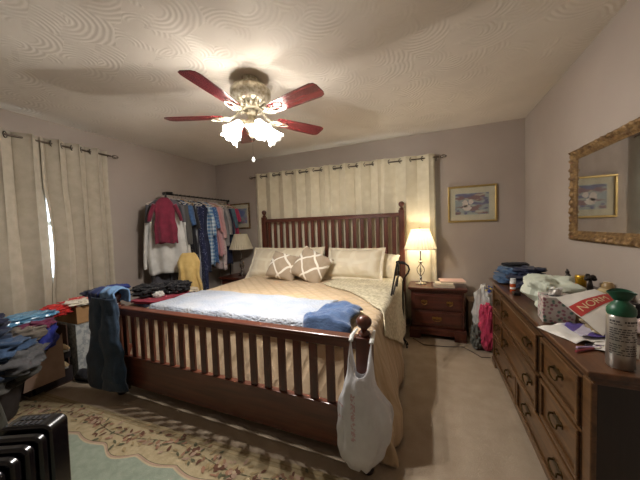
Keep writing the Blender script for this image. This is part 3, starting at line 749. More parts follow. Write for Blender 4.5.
# tissue box
def floral(N, L, tc, col):
    v = N.new('ShaderNodeTexVoronoi'); v.inputs['Scale'].default_value = 55; L.new(tc.outputs['Object'], v.inputs['Vector'])
    w = N.new('ShaderNodeTexVoronoi'); w.inputs['Scale'].default_value = 38; L.new(tc.outputs['Object'], w.inputs['Vector'])
    o = mixc(N, L, thresh(N, L, v.outputs['Distance'], .45, .3), col, lin('8e5a66'))
    return mixc(N, L, thresh(N, L, w.outputs['Distance'], .36, .22), o, lin('4f7064')), None
tb = thing('tissue_box', 'floral cube tissue box on the dresser beside the white bag', 'tissue box', (.575, 1.71, DT), -.12)
bx = MB(); s_ = .062; bx.box(-s_, s_, -s_, s_, 0, .13)
bx.build('carton', mat('floral_carton', 'b9b0a8', .6, pattern=floral), tb, smooth=False, bevel=.003)
MB().prism([(.036 * math.cos(i * PI / 10), .03 * math.sin(i * PI / 10)) for i in range(20)], .130, .1312).build('opening', mat('box_slot', '3a3434', .7), tb, smooth=False)
MB().grid(lambda u, v: ((.03 - .012 * v + .014 * v * v * math.sin(u * 8 * PI)) * math.cos(2 * PI * u), (.012 + .01 * v + .006 * v * math.sin(u * 12 * PI)) * math.sin(2 * PI * u), .1315 + .03 * v + .008 * v * math.sin(6 * PI * u)), 48, 10, cu=True).build('tissue', cloth('tissue_paper', 'e6e2dc'), tb, solid=.001)
# white paper bag with red band and letters
Pc = [Vector(p) for p in ((0.527, 1.565, 0.945), (0.715, 1.69, 0.965), (0.819, 1.605, 0.915), (0.608, 1.371, 0.85))]
pb = thing('paper_bag', 'flat white paper bag with a red lettered band leaning on the clutter', 'paper bag', (0, 0, 0))
def quad(u, v): 
    a = Pc[0].lerp(Pc[1], u); b = Pc[3].lerp(Pc[2], u); return a.lerp(b, v)
def bagpt(u, v, k=0):
    p = quad(u, v); p.z += .012 * math.sin(PI * u) * math.sin(PI * v) + .004 * nz(u * 4, v * 4, 1) + k; return tuple(p)
g = MB(); g.grid(lambda u, v: bagpt(u, v, 0), 24, 24); g.grid(lambda u, v: bagpt(u, v, -.004 - .01 * math.sin(PI * u) * math.sin(PI * v)), 24, 24)
g.build('paper', M['paper'], pb, auto=False)
def band_v(u): return .30 + .03 * u
MB().grid(lambda u, v: bagpt(u, band_v(u) + .28 * v, .0012), 30, 8).build('red_band', mat('red_print', 'c23a34', .6), pb, auto=False)
cu = bpy.data.curves.new('letters', 'FONT'); cu.body = 'NORM'; cu.size = 1; cu.extrude = .0; cu.align_x = 'LEFT'
to = bpy.data.objects.new('letters_src', cu); C.objects.link(to); dg = bpy.context.evaluated_depsgraph_get(); tm = bpy.data.meshes.new_from_object(to.evaluated_get(dg))
bpy.data.objects.remove(to)
xs = [v.co.x for v in tm.vertices]; ys = [v.co.y for v in tm.vertices]; xm, ym = max(xs), max(ys)
for v in tm.vertices:
    u = .10 + .72 * v.co.x / xm; w = band_v(u) + .22 - .15 * (v.co.y / ym); v.co = Vector(bagpt(u, w, .0022))
tm.materials.append(mat('cream_print', 'ecdcae', .6)); lt = bpy.data.objects.new('lettering', tm); C.objects.link(lt); lt.parent = pb
# papers
def sheet(c, w, h, rz, mt, label, cat, group='loose papers on the dresser', name='paper_sheet', lift=.012, seed=0):
    def fn(u, v): return ((u - .5) * w, (v - .5) * h, .002 + lift * abs(nz(u * 2 + seed, v * 2, 4)) * 1.6 + lift * .5 * (u * v))
    return MB().grid(fn, 14, 14).build(name, mt, loc=c, rotz=rz, solid=.0008, auto=False, label=label, cat=cat, group=group)
sheet((.565, 1.52, DT), .15, .19, .45, M['paper'], 'white creased leaflet hanging towards the dresser front', 'paper', seed=1)
def purp(N, L, tc, col): return mixc(N, L, thresh(N, L, wave(N, L, tc, 3.2, (0, 0, .6), 2), .45, .5), col, lin('5a4a8e')), None
sheet((.625, 1.545, DT + .012), .11, .15, .1, mat('purple_leaflet', 'c9c2d2', .5, pattern=purp), 'purple printed leaflet under the white paper bag', 'leaflet', seed=2)
sheet((.66, 1.40, DT), .12, .15, -.5, M['paper'], 'white sheet next to the green-topped canister', 'paper', seed=3)
sheet((.87, 1.60, DT), .10, .22, .1, mat('pinkish_paper', 'dcc4c0', .6), 'pinkish envelope against the wall behind the canister', 'envelope', seed=4, name='envelope', lift=.05)
sheet((.87, 1.42, DT), .13, .18, -.2, M['paper'], 'white envelope at the right edge behind the canister', 'envelope', seed=5, name='envelope', lift=.03)
crumple('clear_bag', (.70, 1.56, DT + .004), (.06, .085, .028), mat('clear_wrap', 'b9a888', .25, trans=.2, bump=.5, bscale=40, col2='8c7a5c', nscale=25), 'crumpled clear wrapper under the white paper bag', 'wrapper', 15, .35)
gpn = 'pens lying on the dresser'
for k, (x, y, rz, c, lb) in enumerate(((.575, 1.375, .35, 'b7a2c9', 'lilac pen nearest the dresser corner'), (.62, 1.40, .1, '2a2735', 'black pen lying behind the lilac pen'), (.55, 1.345, .6, '8a2f3a', 'dark red pen at the front of the dresser pens'))):
    p = thing('pen', lb, 'pen', (x, y, DT + .005), rz, gpn)
    MB().tube([(-.055, 0, 0), (.035, 0, 0)], .0045, 8).build('barrel', mat('pen_' + str(k), c, .3), p)
    MB().tube([(.035, 0, 0), (.06, 0, 0), (.068, 0, 0)], [.0052, .0052, .002], 8).build('cap', M['win'], p)
# oxygen canister
cn = thing('canister', 'silver aerosol canister with a green mask top at the dresser corner', 'canister', (.592, 1.232, DT), -.3); cn.scale = (1.03, 1.03, .925)
R0 = .035
MB().lathe([(.001, 0), (R0 - .004, 0), (R0, .006), (R0, .19), (R0 - .004, .198), (.001, .198)], n=40).build('can', mat('brushed_aluminium', 'b5b0a8', .32, .8, bump=.02), cn)
lb = MB()
random.seed(3)
for k in range(15):
    z = .175 - k * .0085
    if k in (2, 9): continue
    th0 = -2.5
    while th0 < -.2:
        L_ = random.uniform(.1, .35)
        lb.cur = 0
        lb.grid(lambda u, v: ((R0 + .0006) * math.cos(th0 + L_ * u), (R0 + .0006) * math.sin(th0 + L_ * u), z + (.004 if k else .007) * v), 6, 2)
        th0 += L_ + .06 + (.25 if random.random() < .2 else 0)
lb.build('fine_print', mat('grey_ink', '4a4644', .6), cn, solid=0)
MB().lathe([(.001, .198), (.0335, .198), (.0355, .205), (.035, .222), (.026, .238), (.018, .246), (.016, .252), (.001, .252)], n=36).build('cap', mat('green_plastic', '1c5a3e', .4, spec=.5), cn)
mk = MB()
mkp = [(.014, .248), (.019, .253), (.026, .268), (.033, .284), (.0318, .285), (.024, .268), (.017, .258), (.001, .254)]
mk.grid(lambda u, v: (mkp[round(v * 7)][0] * 1.08 * math.cos(2 * PI * u), mkp[round(v * 7)][0] * .8 * math.sin(2 * PI * u), mkp[round(v * 7)][1] - (.005 * math.cos(4 * PI * u) * -(v > .3) * -1 if v > .3 else 0)), 36, 8, cu=True).build('mask', mat('dark_green_plastic', '17503a', .4), cn)
# jewellery box and ornaments
jb = thing('jewellery_box', 'flat black jewellery box against the wall behind the bags', 'jewellery box', (.862, 2.06, DT))
B(-.07, .07, -.27, .27, 0, .07).build('box', mat('black_lacquer', '17141f', .25), jb, smooth=False, bevel=.004)
B(-.074, .074, -.274, .274, .0705, .09).build('lid', mat('black_lacquer_lid', '131019', .22), jb, smooth=False, bevel=.004)
JT = DT + .0905
def fig(x, y, label, name, cat, parts, loc_z=JT, rz=0):
    e = thing(name, label, cat, (x, y, loc_z), rz)
    for nm, mb, mt in parts: mb.build(nm, mt, e)
    return e
pew = mat('dark_pewter', '3d3733', .4, .5)
cat_ = MB().blob((0, 0, .032), (.016, .016, .032), 1, .1, nu=18, nv=12); cat_.blob((-.004, 0, .07), (.012, .012, .012), 2, .05, nu=14, nv=10)
cat_.tube([(-.004, -.007, .078), (-.004, -.008, .093)], [.005, .001], 6); cat_.tube([(-.004, .007, .078), (-.004, .008, .093)], [.005, .001], 6)
cat_.tube([(.014, 0, .006), (.028, .004, .012), (.03, .006, .03)], [.004, .004, .002], 6)
fig(.835, 2.29, 'small dark sitting cat figurine on the jewellery box', 'cat_figurine', 'figurine', [('body', cat_, pew)])
fig(.85, 2.16, 'small round gold tin on the jewellery box', 'gold_tin', 'tin', [('tin', MB().lathe([(.001, 0), (.026, 0), (.027, .003), (.027, .055), (.001, .055)], n=24), mat('gold_tin_metal', 'c79a2e', .3, .7)), ('lid', MB().lathe([(.001, .0552), (.0285, .0552), (.0285, .07), (.026, .073), (.001, .073)], n=24), mat('gold_lid_metal', 'd6ab3c', .25, .7))])
flw = MB().tube([(0, 0, 0), (0, 0, .07)], [.018, .006], 8)
for k in range(6): flw.blob((.016 * math.cos(k), .016 * math.sin(k), .07 + .008 * (k % 3)), (.014, .014, .012), k, .3, nu=12, nv=8)
fig(.85, 2.05, 'dark sculpted flower ornament beside the gold tin', 'flower_ornament', 'ornament', [('body', flw, pew)])
fig(.86, 1.90, 'round glass jar with beige filling and a wooden lid', 'glass_jar', 'jar', [('jar', MB().lathe([(.001, 0), (.035, 0), (.043, .012), (.043, .035), (.03, .05), (.001, .05)], n=24), mat('beige_jar_glass', 'b9a57c', .15, spec=.7)), ('lid', MB().lathe([(.001, .0502), (.026, .0502), (.026, .065), (.016, .08), (.001, .083)], n=24), mat('beige_jar_lid', '9c8156', .4))])
fig(.87, 1.76, 'slim brown glass bottle at the wall near the mirror', 'scent_bottle', 'bottle', [('bottle', MB().lathe([(.001, 0), (.018, 0), (.02, .01), (.02, .06), (.01, .07), (.001, .07)], n=18), mat('brown_glass', '8d7863', .15)), ('cap', MB().lathe([(.001, .0702), (.009, .0702), (.009, .09), (.001, .09)], n=14), M['goldthin'])], DT)
fig(.90, 2.46, 'small brass candle cup at the wall beyond the cat figurine', 'candle_cup', 'candle cup', [('cup', MB().lathe([(.001, 0), (.02, 0), (.026, .03), (.026, .055), (.022, .055), (.02, .01), (.001, .01)], n=20), mat('dull_brass', '8f7a50', .4, .6))], DT + .0)

# ------------------------------------------------------------------ things between nightstand and dresser
M['pink'] = cloth('pink_fabric', 'c2365c', 'a82a4e', ns=12)
crumple('storage_bag', (.50, 3.12, .0), (.07, .10, .235), M['pink'], 'bright pink fabric bag standing between nightstand and dresser', 'fabric bag', 21, .2, 2.5, .8)
crumple('plastic_bag', (.485, 3.29, .0), (.085, .075, .30), M['plastic'], 'white plastic bag stuffed behind the pink fabric bag', 'plastic bag', 22, .25, 2.5, .8)
crumple('blue_scarf', (.55, 3.30, .56), (.05, .06, .03), cloth('blue_print', '26408c', 'd8c050', ns=30, contrast=(.5, .6)), 'blue and yellow scarf on top of the stuffed white bag', 'scarf', 23, .3)
crumple('grey_bag', (.40, 3.13, .0), (.045, .07, .12), mat('grey_plastic_film', '6a6c66', .3, bump=.3, bscale=30), 'grey crumpled plastic on the floor beside the nightstand', 'plastic wrapping', 24, .4)
crumple('dark_shoe_bag', (.60, 3.02, .0), (.06, .07, .07), M['navyc'], 'dark navy cloth bundle on the floor at the dresser end', 'cloth bundle', 25, .3)
B(.365, .60, 3.42, 3.64, 0, .42).build('storage_box', mat('beige_box', 'a5927c', .7), smooth=False, bevel=.006, label='plain beige box against the wall right of the nightstand', cat='box')
MB().tube([(-.22, 3.19, .006), (-.1, 3.05, .006), (.1, 3.07, .006), (.28, 3.12, .006), (.36, 3.02, .006), (.42, 2.93, .006), (.5, 2.95, .006)], .004, 6).build('power_cord', mat('brown_cord', '54473c', .6), label='thin brown power cord on the carpet in front of the nightstand', cat='cord')

# ------------------------------------------------------------------ cane and bed handle
cane = thing('walking_cane', 'black offset-handle walking cane standing beside the headboard', 'cane', (-.30, 2.97, 0))
MB().tube([(0, 0, .06), (0, 0, .3), (0, 0, .55), (.004, 0, .70), (.02, 0, .745), (.055, 0, .79), (.07, 0, .83), (.06, 0, .87), (.03, 0, .893), (0, 0, .90)], .0095, 10).build('shaft', mat('cane_metal', '1a1716', .3, .4), cane)
MB().tube([(.03, 0, .893), (0, 0, .903), (-.05, 0, .907), (-.065, 0, .905)], [.013, .017, .017, .012], 10).build('handle', mat('foam_grip', '141212', .8), cane)
q = MB()
for sx, sy in ((1, 1), (1, -1), (-1, 1), (-1, -1)):
    q.tube([(0, 0, .075), (sx * .02, sy * .02, .05), (sx * .035, sy * .04, .02), (sx * .035, sy * .04, 0)], [.008, .006, .006, .010], 8)
q.build('quad_foot', M['black'], cane)
rl = thing('reaching_tool', 'black folding grabber tool leaning on the bed by the cane', 'grabber', (0, 0, 0))
MB().tube([(-.335, 2.36, .70), (-.325, 2.52, .83), (-.315, 2.62, .935), (-.31, 2.66, .945), (-.31, 2.68, .91), (-.315, 2.70, .81), (-.33, 2.72, .70)], .008, 8).build('frame', M['black'], rl)
MB().tube([(-.33, 2.44, .69), (-.31, 2.55, .80), (-.305, 2.65, .82), (-.31, 2.70, .80)], .008, 8).build('lever', mat('grey_metal', '55504e', .3, .7), rl)

# ------------------------------------------------------------------ plastic bag on the right foot post
def redmarks(N, L, tc, col):
    sx = N.new('ShaderNodeSeparateXYZ'); L.new(tc.outputs['Object'], sx.inputs[0])
    def band(c, w, axis, z0, z1):
        d = mth(N, L, 'ABSOLUTE', mth(N, L, 'SUBTRACT', sx.outputs[axis], c)); a = thresh(N, L, d, w, w * .9)
        z = mth(N, L, 'MULTIPLY', mth(N, L, 'GREATER_THAN', sx.outputs['Z'], z0), mth(N, L, 'LESS_THAN', sx.outputs['Z'], z1)); return mth(N, L, 'MULTIPLY', a, z)
    n = N.new('ShaderNodeTexNoise'); n.inputs['Scale'].default_value = 95; n.inputs['Detail'].default_value = 1; L.new(tc.outputs['Object'], n.inputs['Vector'])
    b = mth(N, L, 'ADD', band(-.03, .012, 'X', .27, .50), band(-.105, .025, 'X', .355, .372)); b = mth(N, L, 'ADD', b, band(-.1, .02, 'X', .42, .43))
    f = mth(N, L, 'MULTIPLY', b, thresh(N, L, n.outputs['Fac'], .46, .54))
    return mixc(N, L, mth(N, L, 'MULTIPLY', f, .5), col, lin('b0475a')), None
sb = thing('shopping_bag', 'white plastic shopping bag with faint red print on the right foot post', 'plastic bag', (-.335, 1.255, 0))
prof_b = [(.10, .02, .0), (.108, .045, -.015), (.15, .088, -.02), (.20, .112, -.01), (.28, .128, .01), (.36, .132, .018), (.42, .134, .02), (.46, .127, .022), (.50, .098, .01), (.54, .078, .0), (.57, .07, .0), (.60, .066, .0), (.65, .062, .0), (.70, .056, .0), (.745, .052, .0)]
def bagf(u, v):
    q = v * (len(prof_b) - 1); i = min(int(q), len(prof_b) - 2); t = q - i
    z, w, cx = [prof_b[i][k] * (1 - t) + prof_b[i + 1][k] * t for k in range(3)]
    th = 2 * PI * u; c = math.cos(th); k = max(0, v - .62) / .38
    r = 1 + .07 * nz(c * 3, math.sin(th) * 3, z * 14) + .06 * math.sin(th * 7 + z * 12) * (1 - .7 * v)
    zz = z + (.012 * math.sin(th * 3) if v < .1 else 0)
    zz -= k * max(0, z - .53) * (1 - abs(c) ** 2.2)
    d = .045 * min(1, w / .1) * (1 - .45 * k)
    return (cx + w * c * r * (1 - .12 * k * (1 - abs(c))), d * math.sin(th) * r + .035 * k * k * abs(c) - .004, zz)
MB().grid(bagf, 120, 60, cu=True).build('bag_body', mat('white_carrier_plastic', 'e4e4e8', .4, trans=.15, bump=.6, bscale=22, bstretch=(1, 1, .35), pattern=redmarks), sb, auto=60)
for s in (-1, 1):
    MB().tube([(s * .052, .03, .73), (s * .053, .06, .748), (s * .05, .10, .752), (s * .047, .14, .752)], [.012, .011, .009, .007], 10, flat=.6).build('handle', M['plastic'], sb)

# ------------------------------------------------------------------ clothes rack
RX, RY0, RY1, RZ = -3.13, 2.45, 3.60, 1.80
rk = thing('clothes_rack', 'dark metal garment rack packed with clothes in the left corner', 'clothes rack', (RX, 0, 0))
dm = mat('rack_metal', '2a2624', .4, .6)
MB().tube([(0, RY0 - .03, RZ), (0, RY1, RZ)], .011, 10).build('rail', dm, rk)
for y in (RY0, RY1 - .03):
    MB().tube([(0, y, .05), (0, y, RZ)], .011, 10).build('upright', dm, rk)
    MB().tube([(-.2, y, .04), (.2, y, .04)], .012, 10).build('foot_bar', dm, rk)
MB().tube([(0, RY0, .12), (0, RY1 - .03, .12)], .009, 8).build('lower_bar', dm, rk)
for y in (RY0 - .03, RY1): MB().blob((0, y, RZ), (.02, .014, .02), amp=0, nu=12, nv=8).build('end_cap', M['black'], rk)
MB().tube([(-.05, RY0 + .0, RZ + .012), (.0, RY0 + .02, RZ + .018), (.06, RY0 + .05, RZ + .012)], .014, 8).build('rail_clip', M['black'], rk)
hang_proto = None
M['hangw'] = mat('hanger_plastic', 'd9d2c4', .4); M['hangt'] = mat('hanger_wood', 'b08d5c', .5)
def hanger(y, mt, label, rz=0, x=RX, z=RZ, w=.2):
    hk = thing('clothes_hanger', label, 'hanger', (x, y, z), rz, 'hangers on the clothes rack')
    # hook rests on the rail
    MB().tube([(.016 * math.cos(a), 0, .002 + .016 * math.sin(a)) for a in [PI * 1.1 - k * PI * 1.25 / 8 for k in range(9)]] + [(.004, 0, -.03), (0, 0, -.05)], .0025, 6).build('hook', M['chrome'], hk)
    MB().tube([(0, 0, -.05), (w * .4, 0, -.085), (w, 0, -.125), (w * .9, 0, -.137), (0, 0, -.137), (-w * .9, 0, -.137), (-w, 0, -.125), (-w * .4, 0, -.085), (0, 0, -.05)], .005, 8).build('frame', mt, hk)
    return hk
def garment(y, w, ln, mt, label, cat, name, rz=0, x=RX, ztop=RZ - .068, t=.035, sleeve=0, seed=0, flarew=1.1, sw=.055, sm=None, group='clothes hanging on the rack', neck=.3):
    e = MB(); hw = w / 2
    def fn(u, v):
        th = 2 * PI * u
        # half-width profile: neck to shoulder to hem
        if v < .12: k = v / .12; W = hw * (neck + (1 - neck) * k ** .8); z = -.11 * k ** 1.15
        else:
            k = (v - .12) / .88; W = hw * (1 + (flarew - 1) * k - .10 * math.sin(PI * min(1, k * 1.6)) * (k < .62)); z = -.11 - k * (ln - .11)
        fold = 1 + (.55 * math.sin(th * 7 + seed + z * 2) * (.5 + v) + .4 * nz(math.cos(th) * 3 + seed, math.sin(th) * 3, z * 3)) * min(1, v * 1.6)
        zz = z + .012 * math.sin(th * 4 + seed) * v
        W *= 1 + .05 * nz(seed, v * 4, 9) + .03 * math.sin(v * 9 + seed)
        return (W * math.copysign(abs(math.cos(th)) ** .8, math.cos(th)) + .02 * nz(v * 3, seed, 2), t * math.sin(th) * (.45 + .55 * min(1, v * 3)) * fold, zz)
    e.grid(fn, 64, 34, cu=True)
    if sleeve:
        e.cur = 1 if sm else 0
        for s in (-1, 1):
            p = []
            for k in range(10):
                q = k / 9
                p.append((s * (hw * .86 + .05 * math.sin(q * PI * .5) + .02 * q), -.008 * math.sin(q * 5 + seed), -.085 - q * sleeve))
            e.tube(p, [sw * (1 - .35 * k / 9) * (1 + .12 * nz(k * .9, seed, s)) for k in range(10)], 14, flat=.5)
    return e.build(name, [mt, sm] if sm else mt, loc=(x, y, ztop), rotz=rz, solid=.002, auto=60, label=label, cat=cat, group=group)
vr = math.radians(48)   # turned towards the room
M['maroon'] = cloth('maroon_jersey', '7a2038', '66182e')
M['heather'] = cloth('heather_grey', '5c5a60', '4c4a50', ns=60)
M['whitec'] = cloth('white_jersey', 'dad8d2', 'cccac4')
garment(2.475, .42, 1.17, M['heather'], 'long heather grey garment hanging behind the white raglan shirt', 'garment', 'hanging_dress', vr, x=RX - .015, sleeve=.42, seed=1, t=.03)
def raglan(N, L, tc, col):
    sx = N.new('ShaderNodeSeparateXYZ'); L.new(tc.outputs['Object'], sx.inputs[0])
    ax = mth(N, L, 'ABSOLUTE', sx.outputs['X'])
    f = mth(N, L, 'GREATER_THAN', mth(N, L, 'SUBTRACT', ax, mth(N, L, 'MULTIPLY', sx.outputs['Z'], -.42)), .055)
    f = mth(N, L, 'MULTIPLY', f, mth(N, L, 'GREATER_THAN', sx.outputs['Z'], -.30))
    return mixc(N, L, f, col, lin('55545a')), None
M['raglan'] = cloth('raglan_jersey', 'd2d0ca', 'c2c0ba', pat=raglan)
garment(2.40, .42, .94, M['raglan'], 'white long shirt with grey shoulders at the near end of the rack', 'shirt', 'hanging_shirt', vr, x=RX + .045, sleeve=.78, seed=2, t=.035, flarew=1.04, sw=.055)
garment(2.315, .23, .55, M['maroon'], 'maroon short sleeved top hanging in front of the white shirt', 'shirt', 'hanging_shirt', vr, x=RX + .145, sleeve=.20, seed=3, t=.028, sw=.05)
hanger(2.43, M['hangw'], 'cream hanger at the near end holding the grey shouldered shirt', vr)
specs = [
 (2.56, .40, .62, cloth('charcoal_cotton', '4a4a48'), 'dark olive grey shirt just beyond the white shirt', 'shirt', .5, 0),
 (2.625, .40, .34, cloth('denim_shirt', '3c5c86', '2e4a72', ns=30), 'blue denim shirt near the front of the rack', 'shirt', .25, 0),
 (2.68, .38, .72, M['blackc'], 'black top hanging behind the denim shirt', 'top', .3, 1),
 (2.745, .40, 1.22, cloth('grey_stripe', '8d8f92', pat=stripes('2e3038', 9)), 'long grey striped dress reaching the bed height', 'dress', 0, 0),
 (2.82, .40, 1.25, cloth('navy_dotted', '1a2145', pat=dots('a0a8c8', 55, .16, .24)), 'long navy dress with pale dots', 'dress', 0, 0),
 (2.90, .40, 1.0, M['navyc'], 'plain navy dress beside the dotted dress', 'dress', 0, 1),
 (2.97, .40, .92, cloth('blue_plaid', '4d78a0', pat=plaid('c5d3dd', 6)), 'light blue plaid shirt dress in the middle of the rack', 'shirt', .4, 0),
 (3.045, .40, .9, cloth('blue_flower_print', '3a5f92', pat=dots('8fb0cc', 50, .2, .35)), 'blue flowered shirt beside the plaid one', 'shirt', .3, 0),
 (3.12, .40, .80, cloth('dusty_pink', 'c18f92', 'b58084'), 'dusty pink blouse on the rack', 'blouse', .35, 1),
 (3.19, .40, .78, cloth('pale_pink', 'c9a3a4', 'bb9496'), 'paler pink cardigan beyond the dusty pink blouse', 'cardigan', .45, 0),
 (3.25, .40, 1.02, cloth('red_white_print', 'c8b8b4', pat=dots('9a3040', 45, .2, .3)), 'cream and red patterned top showing below the pink cardigan', 'top', 0, 0),
 (3.315, .40, .66, cloth('warm_grey', '8b8888', '7c7a7a'), 'grey cardigan near the far end of the rack', 'cardigan', .4, 0),
 (3.375, .38, .95, M['navyc'], 'dark navy jacket between the grey and teal garments', 'jacket', .4, 1),
 (3.44, .40, .62, cloth('teal_grey', '4f6a76', '425c68'), 'teal grey shirt second from the far end of the rack', 'shirt', .3, 0),
 (3.51, .40, .50, cloth('magenta', 'a8304e', '962844'), 'magenta red top last at the far end of the rack', 'top', .2, 1)]
for k, (y, w, ln, mt, lb, ct, slv, hm) in enumerate(specs):
    garment(y, w, ln, mt, lb, ct, {'shirt': 'hanging_shirt', 'dress': 'hanging_dress', 'top': 'hanging_camisole', 'blouse': 'hanging_blouse', 'cardigan': 'hanging_cardigan', 'jacket': 'hanging_jacket'}[ct],
            random.uniform(-.12, .12) + .12, sleeve=slv, seed=k + 10, t=.022, x=RX + random.uniform(-.005, .012))
    hanger(y, M['hangt'] if hm else M['hangw'], ('wooden' if hm else 'cream') + ' hanger holding the ' + lb.split(' hanging')[0].split(' beside')[0].split(' beyond')[0].split(' near')[0].split(' between')[0].split(' reaching')[0].split(' just')[0], .12)
# yellow top hung low + heap left of bed
garment(2.42, .25, .5, cloth('yellow_cotton', 'cdb070', 'bd9f5f'), 'yellow short sleeved top draped low at the near rack end', 'shirt', 'hanging_shirt', .75, x=-2.76, ztop=1.05, sleeve=0, seed=31, t=.05, sw=.045, neck=.55)
MB().tube([(-2.74, 2.47, 0), (-2.74, 2.47, 1.09)], .008, 8).build('stand_pole', dm, thing('hook_stand', 'thin dark stand holding up the yellow top', 'stand', (0, 0, 0)))
B(-2.99, -2.50, 1.74, 2.36, 0, .56).build('storage_bin', mat('cream_bin', 'b9aa90', .7), smooth=False, bevel=.02, label='cream storage bin left of the bed under the clothes heap', cat='storage bin')
gh = 'clothes heaped on the bin left of the bed'
folded('folded_towel', (-2.70, 2.06, .562), (.20, .27, .018), cloth('slate_blue', '5c6a90', '4c5a80'), 'slate blue folded towel at the bottom of the left heap', 'towel', gh, 41, -.1)
folded('folded_shirt', (-2.72, 2.00, .60), (.19, .24, .018), cloth('crimson_cotton', 'a01f3c', '8a1a34'), 'crimson folded shirt under the black garments', 'shirt', gh, 42, .2)
crumple('crumpled_sweater', (-2.82, 1.96, .635), (.15, .15, .058), M['blackc'], 'black crumpled sweater on top of the left heap', 'sweater', 43, .45, 3)
crumple('crumpled_sweater', (-2.66, 2.16, .635), (.12, .13, .062), M['blackc'], 'black crumpled leggings behind the black sweater', 'leggings', 44, .45, 3)
crumple('white_cloth', (-2.66, 1.93, .634), (.045, .05, .03), M['whitec'], 'small white cloth tucked in the black sweater', 'cloth', 45, .3, 3)
crumple('cream_cloth', (-2.60, 2.30, .60), (.07, .06, .03), cloth('cream_cotton', 'cdbfa6'), 'cream cloth at the back of the left heap', 'cloth', 46, .3, 3)

# ------------------------------------------------------------------ jeans on the left foot post
def trousers(c, label, mt, group, seed, w=.30, z0=.10, z1=.80, y=1.26):
    e = MB()
    def leg(x0, x1, zb, ph):
        def fn(u, v):
            th = 2 * PI * u; z = z1 - v * (z1 - zb)
            cx = x0 + (x1 - x0) * v; hw = w * (.27 + .10 * v)
            r = 1 + .16 * nz(math.cos(th) * 2 + seed, math.sin(th) * 2 + ph, z * 9) + .035 * math.sin(z * 42 + th * 2 + ph) + .07 * nz(z * 22, th, seed)
            return (cx + hw * math.cos(th) * r, .038 * math.sin(th) * r + .006 * math.sin(z * 16 + ph), z + .02 * math.sin(th + ph) * (v > .9))
        e.grid(fn, 40, 44, cu=True)
    leg(-.035, -.13, z0, 0); leg(.045, .08, z0 - .01, 2.2)
    return e.build('hanging_jeans', mt, loc=(c, y, 0), auto=60, solid=.002, label=label, cat='jeans', group=group)
M['jd'] = cloth('indigo_denim', '23394f', '182a3d', ns=16, contrast=(.3, .7))
trousers(-2.385, 'dark blue jeans hanging over the left foot post', M['jd'], None, 2, .38, .10, .82, 1.27)
def drape_over(name, x, y, mt, label, cat, w=.13, front=.2, back=.12, zt=.80, seed=0, rz=0):
    def fn(u, v):
        s = -front + v * (front + back + .1)
        if s < 0: yy, z = -.055, zt + s * 1.0
        elif s < .1: yy, z = -.055 + s * 1.1, zt + .022 * math.sin(PI * s / .1)
        else: yy, z = .055, zt - (s - .1)
        wob = .012 * nz(u * 4 + seed, v * 4, 1)
        return ((u - .5) * w * (1 + .2 * nz(v * 3, seed, 0)), yy + wob - (.01 if s < 0 else 0), z + .008 * math.sin(u * 9 + seed))
    return MB().grid(fn, 30, 40).build(name, mt, loc=(x, y, 0), rotz=rz, solid=.012, auto=False, label=label, cat=cat)
drape_over('draped_shirt', -2.33, 1.33, cloth('washed_denim', '6f93b8', '5a7da4', ns=25), 'light blue chambray shirt folded over the foot post top', 'shirt', .15, .17, .1, .865, 3, .1)
drape_over('draped_scarf', -2.49, 1.33, cloth('royal_navy', '1e2f66', '182552'), 'navy scarf hanging beside the light blue shirt', 'scarf', .15, .12, .1, .85, 4, -.1)

# ------------------------------------------------------------------ boxes and clothes under the left window
def pat_carton(N, L, tc, col):
    n = N.new('ShaderNodeTexNoise'); n.inputs['Scale'].default_value = 38; n.inputs['Detail'].default_value = 3; L.new(tc.outputs['Object'], n.inputs['Vector'])
    return mixc(N, L, thresh(N, L, n.outputs['Fac'], .48, .56), col, lin('8f9496')), None
def carton(x0, x1, y0, y1, z0, z1, mt, label, name='carton', rotz=0, flaps=True, mf=None):
    w, d, h = x1 - x0, y1 - y0, z1 - z0
    e = thing(name, label, 'box', ((x0 + x1) / 2, (y0 + y1) / 2, z0), rotz, 'boxes under the left window')
    B(-w / 2, w / 2, -d / 2, d / 2, 0, h).build('box_body', mt, e, smooth=False, bevel=.003)
    return e
carton(-3.33, -2.99, 1.36, 1.84, 0, .50, mat('printed_carton', 'b9bcba', .6, pattern=pat_carton), 'grey and white patterned carton below the brown box')
carton(-3.31, -2.98, 1.37, 1.70, .502, .655, M['card'], 'brown cardboard box on top of the patterned carton')
e = thing('open_carton', 'open dark cardboard carton with shoes inside by the left window', 'box', (-3.14, 1.2, 0), 0, 'boxes under the left window')
ob = MB(); ob.box(-.17, .06, .13, .14, 0, .5); ob.box(-.17, -.16, -.15, .13, 0, .5); ob.box(-.16, .12, -.15, -.14, 0, .5); ob.box(-.16, .12, -.14, .13, 0, .01)
ob.build('box_body', mat('dark_carton', '4a3328', .85), e, smooth=False)
fl = MB(); fl.prism([(0, 0), (.26, 0), (.26, .38), (.02, .12)], 0, .004, Matrix.Translation((.20, -.22, .10)) @ Matrix.Rotation(PI / 2, 4, 'Z') @ Matrix.Rotation(PI / 2, 4, 'X'))
fl.build('flap', M['card2'], e, smooth=False)
